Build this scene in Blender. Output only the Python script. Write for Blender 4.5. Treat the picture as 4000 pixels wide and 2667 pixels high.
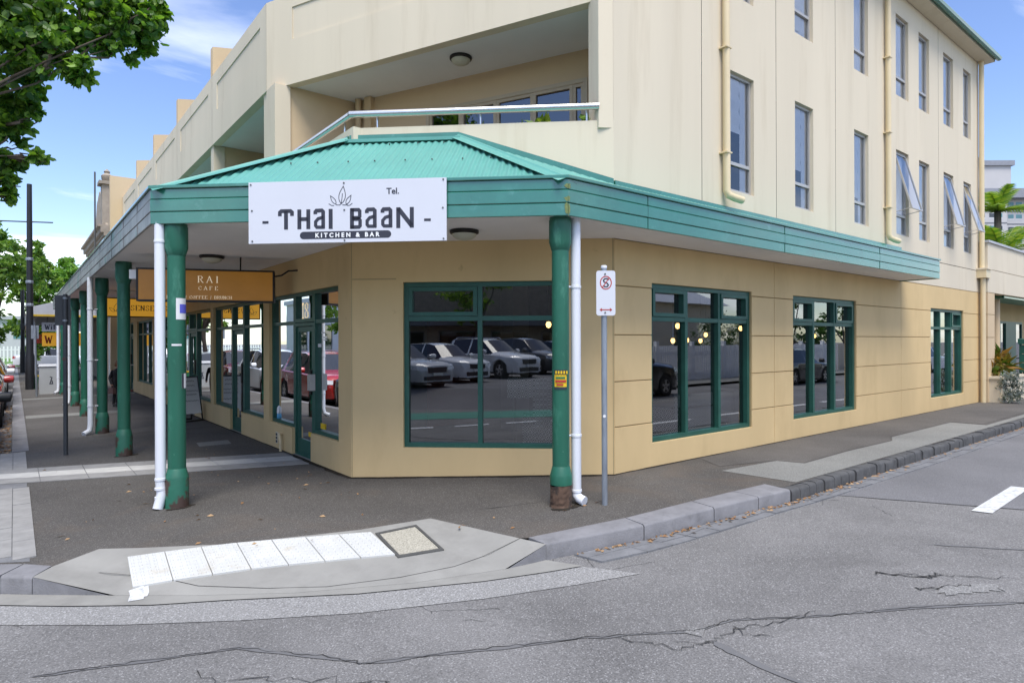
import bpy, bmesh, math, random
from mathutils import Matrix, Vector
from math import radians, sin, cos, pi, sqrt, hypot
random.seed(7)
for o in list(bpy.data.objects): bpy.data.objects.remove(o)
sc = bpy.context.scene
COL = sc.collection

# ------------------------------------------------------------------ camera, sky, sun, exposure
cam = bpy.data.objects.new('camera', bpy.data.cameras.new('camera')); COL.objects.link(cam)
cam.location = (-3.416, -5.316, 1.72)
cam.rotation_euler = (Matrix.Rotation(radians(-38.57), 3, 'Z') @ Matrix.Rotation(pi/2, 3, 'X') @ Matrix.Rotation(-.0034, 3, 'Z')).to_euler()
cam.data.sensor_width = 36; cam.data.lens = 21.95; cam.data.shift_y = .0009
cam.data.clip_start = .05; cam.data.clip_end = 3000
sc.camera = cam
SUN_AZ = (-.52, -.85); SUN_EL = radians(63)
w = bpy.data.worlds.new('World'); sc.world = w; w.use_nodes = True
nt = w.node_tree; N = nt.nodes; N.clear()
def nn(tree, t, **kw):
    n = tree.nodes.new(t)
    for k, v in kw.items():
        if k in n.inputs and not hasattr(n, k): n.inputs[k].default_value = v
        else: setattr(n, k, v)
    return n
sky = nn(nt, 'ShaderNodeTexSky'); sky.sky_type = 'NISHITA'; sky.sun_disc = False
sky.sun_elevation = SUN_EL; sky.sun_rotation = math.atan2(SUN_AZ[0], SUN_AZ[1]); sky.air_density = 1.0; sky.dust_density = .6; sky.ozone_density = 1.6
hs = nn(nt, 'ShaderNodeHueSaturation'); hs.inputs['Hue'].default_value = .512; hs.inputs['Saturation'].default_value = 1.10; hs.inputs['Value'].default_value = 1.0
nt.links.new(sky.outputs[0], hs.inputs['Color'])
tc = nn(nt, 'ShaderNodeTexCoord'); sep = nn(nt, 'ShaderNodeSeparateXYZ'); nt.links.new(tc.outputs['Generated'], sep.inputs[0])
def math_n(tree, op, a, b=None, clamp=False):
    n = tree.nodes.new('ShaderNodeMath'); n.operation = op; n.use_clamp = clamp
    for i, v in enumerate((a, b)):
        if v is None: continue
        if isinstance(v, (int, float)): n.inputs[i].default_value = v
        else: tree.links.new(v, n.inputs[i])
    return n.outputs[0]
zc = math_n(nt, 'ADD', math_n(nt, 'MAXIMUM', sep.outputs[2], 0.0), .16)
cx = math_n(nt, 'DIVIDE', sep.outputs[0], zc); cy = math_n(nt, 'DIVIDE', sep.outputs[1], zc)
cmb = nn(nt, 'ShaderNodeCombineXYZ'); nt.links.new(cx, cmb.inputs[0]); nt.links.new(cy, cmb.inputs[1])
mp = nn(nt, 'ShaderNodeMapping'); nt.links.new(cmb.outputs[0], mp.inputs[0]); mp.inputs['Location'].default_value = (7.67, -5.76, 0); mp.inputs['Rotation'].default_value = (0, 0, radians(-30)); mp.inputs['Scale'].default_value = (.55, 1.15, 1)
n1 = nn(nt, 'ShaderNodeTexNoise'); n1.inputs['Scale'].default_value = 1.15; n1.inputs['Detail'].default_value = 9; n1.inputs['Roughness'].default_value = .56; n1.inputs['Distortion'].default_value = .35
nt.links.new(mp.outputs[0], n1.inputs['Vector'])
cr = nn(nt, 'ShaderNodeValToRGB'); cr.color_ramp.elements[0].position = .475; cr.color_ramp.elements[1].position = .77
nt.links.new(n1.outputs['Fac'], cr.inputs[0])
mixc = nn(nt, 'ShaderNodeMixRGB'); mixc.inputs['Color2'].default_value = (8.4, 8.5, 8.8, 1)
nt.links.new(cr.outputs[0], mixc.inputs['Fac']); nt.links.new(hs.outputs[0], mixc.inputs['Color1'])
bg = nn(nt, 'ShaderNodeBackground'); bg.inputs['Strength'].default_value = .125
nt.links.new(mixc.outputs[0], bg.inputs['Color'])
wo = nn(nt, 'ShaderNodeOutputWorld'); nt.links.new(bg.outputs[0], wo.inputs[0])
sl = bpy.data.lights.new('sun', 'SUN'); sl.energy = 2.15; sl.angle = radians(30); sl.color = (1, .96, .9)
so = bpy.data.objects.new('sun', sl); COL.objects.link(so)
so.rotation_euler = Vector((-SUN_AZ[0]*cos(SUN_EL), -SUN_AZ[1]*cos(SUN_EL), -sin(SUN_EL))).to_track_quat('-Z', 'Y').to_euler()
sc.view_settings.view_transform = 'Standard'; sc.view_settings.look = 'None'; sc.view_settings.gamma = 1
sc.view_settings.exposure = 1.0
sc.render.engine = 'CYCLES'; sc.cycles.use_denoising = True; sc.cycles.max_bounces = 8; sc.cycles.transparent_max_bounces = 12
sc.cycles.caustics_reflective = False; sc.cycles.caustics_refractive = False

# ------------------------------------------------------------------ materials
MATS = {}
def pm(name, col, rough=.6, metal=0, var=.12, scale=2.0, bump=0, bscale=60, spec=.5, stretch=None, col2=None, f2=(.5, .7), s2=3, coat=0, emit=None, est=1, col3=None, f3=(.66, .70), s3=9, a3=.5):
    """Principled material with noise-varied colour, optional second colour in noise patches and fine bump."""
    m = bpy.data.materials.new(name); m.use_nodes = True; t = m.node_tree
    b = t.nodes['Principled BSDF']; b.inputs['Roughness'].default_value = rough; b.inputs['Metallic'].default_value = metal
    b.inputs['Specular IOR Level'].default_value = spec; b.inputs['Coat Weight'].default_value = coat
    co = nn(t, 'ShaderNodeTexCoord'); vec = co.outputs['Object']
    if stretch:
        mpn = nn(t, 'ShaderNodeMapping'); mpn.inputs['Scale'].default_value = stretch; t.links.new(vec, mpn.inputs[0]); sv = mpn.outputs[0]
    else: sv = vec
    c = tuple(col) + (1,)
    if var > 0:
        no = nn(t, 'ShaderNodeTexNoise'); no.inputs['Scale'].default_value = scale; no.inputs['Detail'].default_value = 6; no.inputs['Roughness'].default_value = .6
        t.links.new(sv, no.inputs['Vector'])
        r = nn(t, 'ShaderNodeMapRange'); r.inputs[1].default_value = .25; r.inputs[2].default_value = .75; r.inputs[3].default_value = 1-var; r.inputs[4].default_value = 1+var
        t.links.new(no.outputs['Fac'], r.inputs[0])
        mx = nn(t, 'ShaderNodeMixRGB'); mx.blend_type = 'MULTIPLY'; mx.inputs['Fac'].default_value = 1; mx.inputs['Color1'].default_value = c
        t.links.new(r.outputs[0], mx.inputs['Color2']); out = mx.outputs[0]
    else:
        rgb = nn(t, 'ShaderNodeRGB'); rgb.outputs[0].default_value = c; out = rgb.outputs[0]
    if col2:
        n2 = nn(t, 'ShaderNodeTexNoise'); n2.inputs['Scale'].default_value = s2; n2.inputs['Detail'].default_value = 8; n2.inputs['Roughness'].default_value = .65
        t.links.new(sv, n2.inputs['Vector'])
        rp = nn(t, 'ShaderNodeValToRGB'); rp.color_ramp.elements[0].position = f2[0]; rp.color_ramp.elements[1].position = f2[1]
        t.links.new(n2.outputs['Fac'], rp.inputs[0])
        m2 = nn(t, 'ShaderNodeMixRGB'); m2.inputs['Color2'].default_value = tuple(col2)+(1,)
        t.links.new(rp.outputs[0], m2.inputs['Fac']); t.links.new(out, m2.inputs['Color1']); out = m2.outputs[0]
    if col3:
        n3 = nn(t, 'ShaderNodeTexNoise'); n3.inputs['Scale'].default_value = s3; n3.inputs['Detail'].default_value = 5; n3.inputs['Roughness'].default_value = .7; t.links.new(vec, n3.inputs['Vector'])
        r3 = nn(t, 'ShaderNodeMapRange'); r3.inputs[1].default_value = f3[0]; r3.inputs[2].default_value = f3[1]; r3.inputs[3].default_value = 0; r3.inputs[4].default_value = a3; t.links.new(n3.outputs['Fac'], r3.inputs[0])
        m3 = nn(t, 'ShaderNodeMixRGB'); m3.inputs['Color2'].default_value = tuple(col3)+(1,); t.links.new(r3.outputs[0], m3.inputs['Fac']); t.links.new(out, m3.inputs['Color1']); out = m3.outputs[0]
    t.links.new(out, b.inputs['Base Color'])
    if bump:
        nb = nn(t, 'ShaderNodeTexNoise'); nb.inputs['Scale'].default_value = bscale; nb.inputs['Detail'].default_value = 4; t.links.new(vec, nb.inputs['Vector'])
        bp = nn(t, 'ShaderNodeBump'); bp.inputs['Strength'].default_value = bump; bp.inputs['Distance'].default_value = .01
        t.links.new(nb.outputs['Fac'], bp.inputs['Height']); t.links.new(bp.outputs[0], b.inputs['Normal'])
    if emit:
        b.inputs['Emission Color'].default_value = tuple(emit)+(1,); b.inputs['Emission Strength'].default_value = est
    MATS[name] = m; return m
def asphalt(name, base, speck, blotch=.25, grain=75, bump=.35, tint=None, cracks=False):  # tint: colour of old spills
    m = bpy.data.materials.new(name); m.use_nodes = True; t = m.node_tree; b = t.nodes['Principled BSDF']
    b.inputs['Roughness'].default_value = .85; b.inputs['Specular IOR Level'].default_value = .25
    co = nn(t, 'ShaderNodeTexCoord'); v = co.outputs['Object']
    big = nn(t, 'ShaderNodeTexNoise'); big.inputs['Scale'].default_value = .55; big.inputs['Detail'].default_value = 7; big.inputs['Roughness'].default_value = .62; t.links.new(v, big.inputs['Vector'])
    fine = nn(t, 'ShaderNodeTexNoise'); fine.inputs['Scale'].default_value = grain; fine.inputs['Detail'].default_value = 3; fine.inputs['Roughness'].default_value = .7; t.links.new(v, fine.inputs['Vector'])
    vo = nn(t, 'ShaderNodeTexVoronoi'); vo.inputs['Scale'].default_value = grain*1.6; t.links.new(v, vo.inputs['Vector'])
    r1 = nn(t, 'ShaderNodeMapRange'); r1.inputs[1].default_value = .3; r1.inputs[2].default_value = .7; r1.inputs[3].default_value = 1-blotch; r1.inputs[4].default_value = 1+blotch*.8; t.links.new(big.outputs['Fac'], r1.inputs[0])
    r2 = nn(t, 'ShaderNodeMapRange'); r2.inputs[1].default_value = .32; r2.inputs[2].default_value = .68; r2.inputs[3].default_value = .62; r2.inputs[4].default_value = 1.38; t.links.new(fine.outputs['Fac'], r2.inputs[0])
    k = math_n(t, 'MULTIPLY', r1.outputs[0], r2.outputs[0])
    mx = nn(t, 'ShaderNodeMixRGB'); mx.blend_type = 'MULTIPLY'; mx.inputs['Fac'].default_value = 1; mx.inputs['Color1'].default_value = tuple(base)+(1,); t.links.new(k, mx.inputs['Color2'])
    sx = nn(t, 'ShaderNodeSeparateColor'); t.links.new(vo.outputs['Color'], sx.inputs[0])
    gt = math_n(t, 'MULTIPLY', math_n(t, 'GREATER_THAN', sx.outputs[0], .93), .55)
    m2 = nn(t, 'ShaderNodeMixRGB'); m2.inputs['Color2'].default_value = tuple(speck)+(1,); t.links.new(gt, m2.inputs['Fac']); t.links.new(mx.outputs[0], m2.inputs['Color1'])
    out = m2.outputs[0]
    if tint:
        tn = nn(t, 'ShaderNodeTexNoise'); tn.inputs['Scale'].default_value = .8; tn.inputs['Detail'].default_value = 4; tn.inputs['Distortion'].default_value = 1.2; t.links.new(v, tn.inputs['Vector'])
        tr_ = nn(t, 'ShaderNodeMapRange'); tr_.inputs[1].default_value = .55; tr_.inputs[2].default_value = .78; tr_.inputs[3].default_value = 0; tr_.inputs[4].default_value = .55; t.links.new(tn.outputs['Fac'], tr_.inputs[0])
        mt_ = nn(t, 'ShaderNodeMixRGB'); mt_.inputs['Color2'].default_value = tuple(tint)+(1,); t.links.new(tr_.outputs[0], mt_.inputs['Fac']); t.links.new(out, mt_.inputs['Color1']); out = mt_.outputs[0]
    if cracks:
        wn = nn(t, 'ShaderNodeTexNoise'); wn.inputs['Scale'].default_value = 1.4; wn.inputs['Detail'].default_value = 5; t.links.new(v, wn.inputs['Vector'])
        mxv = nn(t, 'ShaderNodeMixRGB'); mxv.inputs['Fac'].default_value = .32; t.links.new(v, mxv.inputs['Color1']); t.links.new(wn.outputs['Color'], mxv.inputs['Color2'])
        ve = nn(t, 'ShaderNodeTexVoronoi'); ve.feature = 'DISTANCE_TO_EDGE'; ve.inputs['Scale'].default_value = 2.6; t.links.new(mxv.outputs[0], ve.inputs['Vector'])
        wn2 = nn(t, 'ShaderNodeTexNoise'); wn2.inputs['Scale'].default_value = .35; wn2.inputs['Detail'].default_value = 3; t.links.new(v, wn2.inputs['Vector'])
        cf = math_n(t, 'MULTIPLY', math_n(t, 'LESS_THAN', ve.outputs['Distance'], .009), math_n(t, 'GREATER_THAN', wn2.outputs['Fac'], .60))
        m3 = nn(t, 'ShaderNodeMixRGB'); m3.inputs['Color2'].default_value = (.02, .02, .02, 1); t.links.new(math_n(t, 'MULTIPLY', cf, .6), m3.inputs['Fac']); t.links.new(out, m3.inputs['Color1']); out = m3.outputs[0]
    t.links.new(out, b.inputs['Base Color'])
    bp = nn(t, 'ShaderNodeBump'); bp.inputs['Strength'].default_value = bump; bp.inputs['Distance'].default_value = .006
    t.links.new(fine.outputs['Fac'], bp.inputs['Height']); t.links.new(bp.outputs[0], b.inputs['Normal'])
    MATS[name] = m; return m
def glass(name, tint=(.5, .54, .52), base=.13, wav=.02, fk=1.35):
    m = bpy.data.materials.new(name); m.use_nodes = True; t = m.node_tree; t.nodes.remove(t.nodes['Principled BSDF'])
    out = t.nodes['Material Output']
    tr = nn(t, 'ShaderNodeBsdfTransparent'); tr.inputs[0].default_value = tuple(tint)+(1,)
    gl = nn(t, 'ShaderNodeBsdfGlossy'); gl.inputs['Roughness'].default_value = .0; gl.inputs['Color'].default_value = (.95, .97, 1, 1)
    lw = nn(t, 'ShaderNodeFresnel'); lw.inputs[0].default_value = 1.5
    fac = math_n(t, 'ADD', math_n(t, 'MULTIPLY', lw.outputs[0], fk), base, True)
    mx = nn(t, 'ShaderNodeMixShader'); t.links.new(fac, mx.inputs[0]); t.links.new(tr.outputs[0], mx.inputs[1]); t.links.new(gl.outputs[0], mx.inputs[2])
    t.links.new(mx.outputs[0], out.inputs[0])
    co = nn(t, 'ShaderNodeTexCoord'); no = nn(t, 'ShaderNodeTexNoise'); no.inputs['Scale'].default_value = 1.3; t.links.new(co.outputs['Object'], no.inputs['Vector'])
    bp = nn(t, 'ShaderNodeBump'); bp.inputs['Strength'].default_value = wav; bp.inputs['Distance'].default_value = .02
    t.links.new(no.outputs['Fac'], bp.inputs['Height']); t.links.new(bp.outputs[0], gl.inputs['Normal'])
    MATS[name] = m; return m
def leafmat(name, c1, c2, tr=.35, rough=.45):
    m = bpy.data.materials.new(name); m.use_nodes = True; t = m.node_tree; b = t.nodes['Principled BSDF']; b.inputs['Roughness'].default_value = rough
    g = nn(t, 'ShaderNodeNewGeometry'); mx = nn(t, 'ShaderNodeMixRGB'); mx.inputs['Color1'].default_value = tuple(c1)+(1,); mx.inputs['Color2'].default_value = tuple(c2)+(1,)
    t.links.new(g.outputs['Random Per Island'], mx.inputs['Fac']); t.links.new(mx.outputs[0], b.inputs['Base Color'])
    ts = nn(t, 'ShaderNodeBsdfTranslucent'); br = nn(t, 'ShaderNodeMixRGB'); br.blend_type = 'MULTIPLY'; br.inputs['Fac'].default_value = 1; br.inputs['Color2'].default_value = (1.5, 1.6, .7, 1)
    t.links.new(mx.outputs[0], br.inputs['Color1']); t.links.new(br.outputs[0], ts.inputs[0])
    ms = nn(t, 'ShaderNodeMixShader'); ms.inputs[0].default_value = tr; t.links.new(b.outputs[0], ms.inputs[1]); t.links.new(ts.outputs[0], ms.inputs[2])
    t.links.new(ms.outputs[0], t.nodes['Material Output'].inputs[0]); MATS[name] = m; return m

asphalt('road', (.170, .166, .162), (.36, .355, .35), .28, 80, .5, tint=(.10, .097, .094), cracks=True)
asphalt('road_smooth', (.150, .149, .154), (.25, .25, .26), .18, 90, .25)
asphalt('road_strip', (.245, .242, .236), (.5, .5, .5), .10, 75, .6)
asphalt('road_patch', (.205, .202, .196), (.40, .40, .39), .2, 75, .6)
asphalt('path_asphalt', (.084, .078, .071), (.24, .23, .215), .26, 90, .4, tint=(.135, .105, .08))
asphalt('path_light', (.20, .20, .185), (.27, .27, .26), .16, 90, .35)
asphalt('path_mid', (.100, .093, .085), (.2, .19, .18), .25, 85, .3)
pm('concrete', (.27, .265, .245), .85, var=.13, scale=1.6, bump=.15, bscale=120, spec=.2, col2=(.19, .185, .17), f2=(.47, .78), s2=1.4, col3=(.10, .095, .085), f3=(.69, .73), s3=13, a3=.5)
pm('bluestone', (.20, .198, .205), .8, var=.2, scale=5, bump=.3, bscale=60, spec=.25, col2=(.10, .10, .10), f2=(.54, .8), s2=3.5, col3=(.06, .058, .055), f3=(.66, .72), s3=20, a3=.5)
pm('bluestone_dark', (.085, .085, .085), .85, var=.3, scale=7, bump=.5, bscale=30, spec=.2)
pm('gutter_stone', (.17, .172, .178), .85, var=.25, scale=5, bump=.4, bscale=40, spec=.2)
pm('paver', (.27, .265, .255), .85, var=.16, scale=7, bump=.2, bscale=90, spec=.2)
pm('paver_white', (.50, .49, .46), .85, var=.14, scale=6, bump=.15, bscale=90, spec=.2)
pm('tactile', (.50, .505, .485), .7, var=.08, scale=5, spec=.3, col2=(.42, .38, .30), f2=(.58, .80), s2=4, col3=(.22, .20, .17), f3=(.68, .72), s3=22, a3=.5)
pm('pebble', (.36, .34, .28), .85, var=.5, scale=70, bump=.5, bscale=90, spec=.2)
pm('iron', (.10, .10, .095), .6, .3, var=.2)
pm('paint_white', (.56, .57, .57), .75, var=.12, scale=9, spec=.3, col2=(.30, .30, .30), f2=(.52, .68), s2=16)
pm('crack', (.045, .044, .042), .95, var=.2, spec=.1)
pm('seal', (.130, .129, .130), .75, var=.15)
pm('cycle_green', (.05, .22, .16), .8)
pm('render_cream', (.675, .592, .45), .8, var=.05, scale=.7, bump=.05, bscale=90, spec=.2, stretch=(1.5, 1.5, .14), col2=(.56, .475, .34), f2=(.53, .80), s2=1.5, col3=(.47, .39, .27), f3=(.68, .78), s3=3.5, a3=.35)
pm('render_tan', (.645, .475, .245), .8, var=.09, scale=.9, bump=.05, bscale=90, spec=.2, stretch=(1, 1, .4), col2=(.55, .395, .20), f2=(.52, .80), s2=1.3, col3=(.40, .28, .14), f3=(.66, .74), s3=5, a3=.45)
pm('render_peach', (.62, .475, .30), .8, var=.06, scale=.8, bump=.05, bscale=90, spec=.2)
pm('joint', (.40, .31, .17), .9, var=.1, spec=.1)
pm('green_fascia', (.021, .168, .115), .22, var=.16, scale=1.6, spec=.8, col2=(.050, .25, .185), f2=(.5, .9), s2=1.5, coat=.7, col3=(.10, .30, .25), f3=(.60, .72), s3=4, a3=.5)
pm('grey_fascia', (.27, .275, .26), .42, .25, var=.45, scale=2.2, spec=.5, col2=(.07, .20, .165), f2=(.56, .62), s2=1.1)
pm('green_roof', (.105, .325, .275), .42, var=.08, scale=2, spec=.5)
pm('green_frame', (.019, .094, .068), .42, var=.2, scale=4, col3=(.06, .16, .13), f3=(.62, .72), s3=9, a3=.5)
pm('green_dark', (.012, .055, .040), .4, var=.15)
pm('post_green', (.015, .115, .070), .45, var=.22, scale=3, stretch=(1, 1, .3), col2=(.055, .21, .14), f2=(.56, .70), s2=7, bump=.06, bscale=20, col3=(.16, .30, .23), f3=(.69, .72), s3=16, a3=.7)
pm('post_base', (.018, .128, .080), .5, var=.2, scale=4, col2=(.055, .032, .024), f2=(.47, .53), s2=3.4, bump=.15, bscale=25)
pm('post_rust', (.10, .060, .040), .9, var=.45, scale=9, col2=(.04, .03, .024), f2=(.5, .6), s2=7, bump=.6, bscale=22)
pm('pipe_white', (.72, .74, .78), .35, var=.03, scale=2, col2=(.55, .55, .53), f2=(.62, .8), s2=3)
pm('pipe_cream', (.66, .54, .335), .4, var=.06, scale=2)
pm('soffit', (.87, .85, .83), .7, var=.05, scale=1, spec=.2, col3=(.62, .58, .52), f3=(.62, .75), s3=2.5, a3=.4)
pm('ceiling_white', (.74, .75, .74), .8, var=.03, spec=.2)
pm('sign_white', (.62, .63, .67), .3, var=.02, scale=2)
pm('ink', (.028, .030, .045), .5, var=.05)
pm('ink_white', (.85, .85, .83), .5, var=.02)
pm('ink_red', (.42, .035, .025), .5, var=.05)
pm('black_metal', (.012, .011, .010), .4, .2, var=.1)
pm('gold_panel', (.29, .13, .018), .35, var=.25, scale=1.6, stretch=(1, 1, 1.5), emit=(.5, .22, .03), est=.10)
pm('yellow_panel', (.62, .33, .03), .35, var=.12, scale=2, emit=(.8, .4, .04), est=.22)
pm('cream_ink', (.80, .70, .50), .5, var=.02, emit=(.9, .8, .6), est=.2)
pm('galv', (.30, .33, .37), .45, .55, var=.25, scale=14, stretch=(1, 1, .25))
pm('steel', (.62, .62, .60), .22, .95, var=.05, scale=3)
pm('grey_post', (.055, .060, .068), .5, .2, var=.15)
pm('dark_pole', (.020, .021, .024), .5, .2, var=.15)
pm('alu', (.47, .45, .42), .4, .35, var=.06)
pm('alu_tan', (.50, .41, .28), .5, var=.06)
pm('blind', (.90, .91, .93), .8, var=.04, scale=3)
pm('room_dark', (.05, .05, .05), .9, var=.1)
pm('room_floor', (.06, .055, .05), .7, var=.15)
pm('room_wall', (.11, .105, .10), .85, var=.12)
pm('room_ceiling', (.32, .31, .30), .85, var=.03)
pm('room_red', (.20, .04, .03), .8)
pm('bulb', (1, .8, .5), .4, var=0, emit=(1, .58, .2), est=4)
pm('lamp_glass', (.52, .52, .42), .35, var=.03)
pm('rubber', (.014, .014, .014), .8, var=.1)
pm('alloy', (.50, .50, .52), .3, .9, var=.03)
pm('car_trim', (.02, .02, .021), .55, var=.05)
pm('car_lamp', (.70, .72, .74), .12, var=0, spec=.8)
pm('car_red_lamp', (.35, .012, .010), .15, var=0, spec=.8)
pm('plate', (.70, .70, .66), .5, var=.03)
for nm, c in (('car_white', (.72, .73, .74)), ('car_black', (.012, .012, .014)), ('car_red', (.36, .018, .014)), ('car_maroon', (.14, .012, .012)), ('car_dark', (.035, .038, .045)), ('car_silver', (.42, .44, .46)), ('car_navy', (.02, .03, .055))):
    pm(nm, c, .25, var=0, coat=.8)
pm('car_glass', (.012, .014, .016), .04, var=0, spec=.9)
pm('bark', (.10, .075, .055), .9, var=.35, scale=6, bump=.5, bscale=25, stretch=(1, 1, .2))
pm('bark_grey', (.085, .075, .065), .9, var=.3, scale=5, bump=.4, bscale=20)
leafmat('leaf_near', (.022, .085, .016), (.22, .37, .045), .42)
leafmat('leaf_mid', (.040, .125, .018), (.22, .34, .045), .4, .6)
leafmat('leaf_conifer', (.07, .20, .025), (.24, .42, .05), .35, .6)
leafmat('leaf_palm', (.06, .16, .015), (.26, .34, .04), .3)
leafmat('leaf_grey', (.13, .155, .14), (.27, .30, .28), .2, .7)
leafmat('leaf_croton', (.06, .12, .012), (.28, .13, .015), .25)
leafmat('leaf_hedge', (.025, .07, .014), (.07, .15, .025), .25)
leafmat('rose_white', (.62, .62, .56), (.75, .74, .68), .2)
leafmat('litter', (.22, .10, .035), (.42, .28, .15), .1, .8)
leafmat('grass', (.06, .15, .015), (.12, .24, .03), .3)
pm('lawn', (.09, .19, .03), .9, var=.3, scale=4)
pm('weather_dark', (.20, .21, .23), .7, var=.3, scale=3, stretch=(1, 6, 1))
pm('corrugated', (.34, .36, .40), .45, .4, var=.2, scale=2)
pm('old_render', (.32, .27, .21), .85, var=.25, scale=3, bump=.2)
pm('brick_red', (.28, .10, .065), .85, var=.2)
pm('far_roof', (.42, .43, .45), .6, var=.1)
pm('far_white', (.50, .50, .51), .7, var=.06)
pm('weatherboard', (.62, .54, .42), .7, var=.06)
pm('fence_white', (.84, .84, .84), .7, var=.06)
pm('iron_roof', (.55, .56, .57), .45, .2, var=.08)
pm('cabinet', (.42, .43, .43), .6, var=.08)
pm('bin_green', (.02, .16, .06), .5)
pm('bin_yellow', (.55, .36, .02), .5)
pm('tower_wall', (.46, .45, .45), .8, var=.05, scale=.2)
pm('tower_band', (.16, .165, .18), .7)
pm('tower_roof', (.24, .25, .28), .6)
pm('tower_glass', (.10, .22, .24), .15, var=.35, scale=.15)
pm('skin', (.42, .22, .15), .55, var=.05)
pm('hair', (.20, .09, .035), .7, var=.2)
pm('coat_black', (.018, .018, .021), .8, var=.2, scale=9)
pm('trousers', (.022, .022, .025), .85, var=.2)
pm('bag_brown', (.085, .045, .040), .5)
pm('paper', (.72, .72, .72), .7, var=.03)
pm('paper_blue', (.10, .11, .55), .6, var=.06)
pm('sticker_yellow', (.72, .47, .01), .5, var=.05)
pm('lichen', (.16, .20, .075), .9, var=.4, scale=40)
pm('dirt', (.035, .030, .024), .95, var=.4, scale=9, spec=.1)
pm('bluebottle', (.10, .38, .60), .3)
pm('terracotta', (.45, .20, .13), .8)
def pattern_mat(name):
    m = bpy.data.materials.new(name); m.use_nodes = True; t = m.node_tree; b = t.nodes['Principled BSDF']; b.inputs['Roughness'].default_value = .8
    co = nn(t, 'ShaderNodeTexCoord'); mpn = nn(t, 'ShaderNodeMapping'); mpn.inputs['Scale'].default_value = (14, 14, 14); t.links.new(co.outputs['Object'], mpn.inputs[0])
    v = nn(t, 'ShaderNodeTexVoronoi'); v.inputs['Scale'].default_value = 1; v.inputs['Randomness'].default_value = 0; v.distance = 'MANHATTAN'; t.links.new(mpn.outputs[0], v.inputs['Vector'])
    g = math_n(t, 'GREATER_THAN', math_n(t, 'PINGPONG', v.outputs['Distance'], .22), .11)
    mx = nn(t, 'ShaderNodeMixRGB'); mx.inputs['Color1'].default_value = (.06, .06, .06, 1); mx.inputs['Color2'].default_value = (.75, .75, .72, 1); t.links.new(g, mx.inputs['Fac'])
    t.links.new(mx.outputs[0], b.inputs['Base Color']); MATS[name] = m
pattern_mat('pattern_cloth')
glass('glass', (.42, .45, .44), .10)
glass('glass_shop', (.48, .51, .50), .10, fk=2.3)
glass('glass_sky', (.96, .97, .98), .04)

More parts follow.
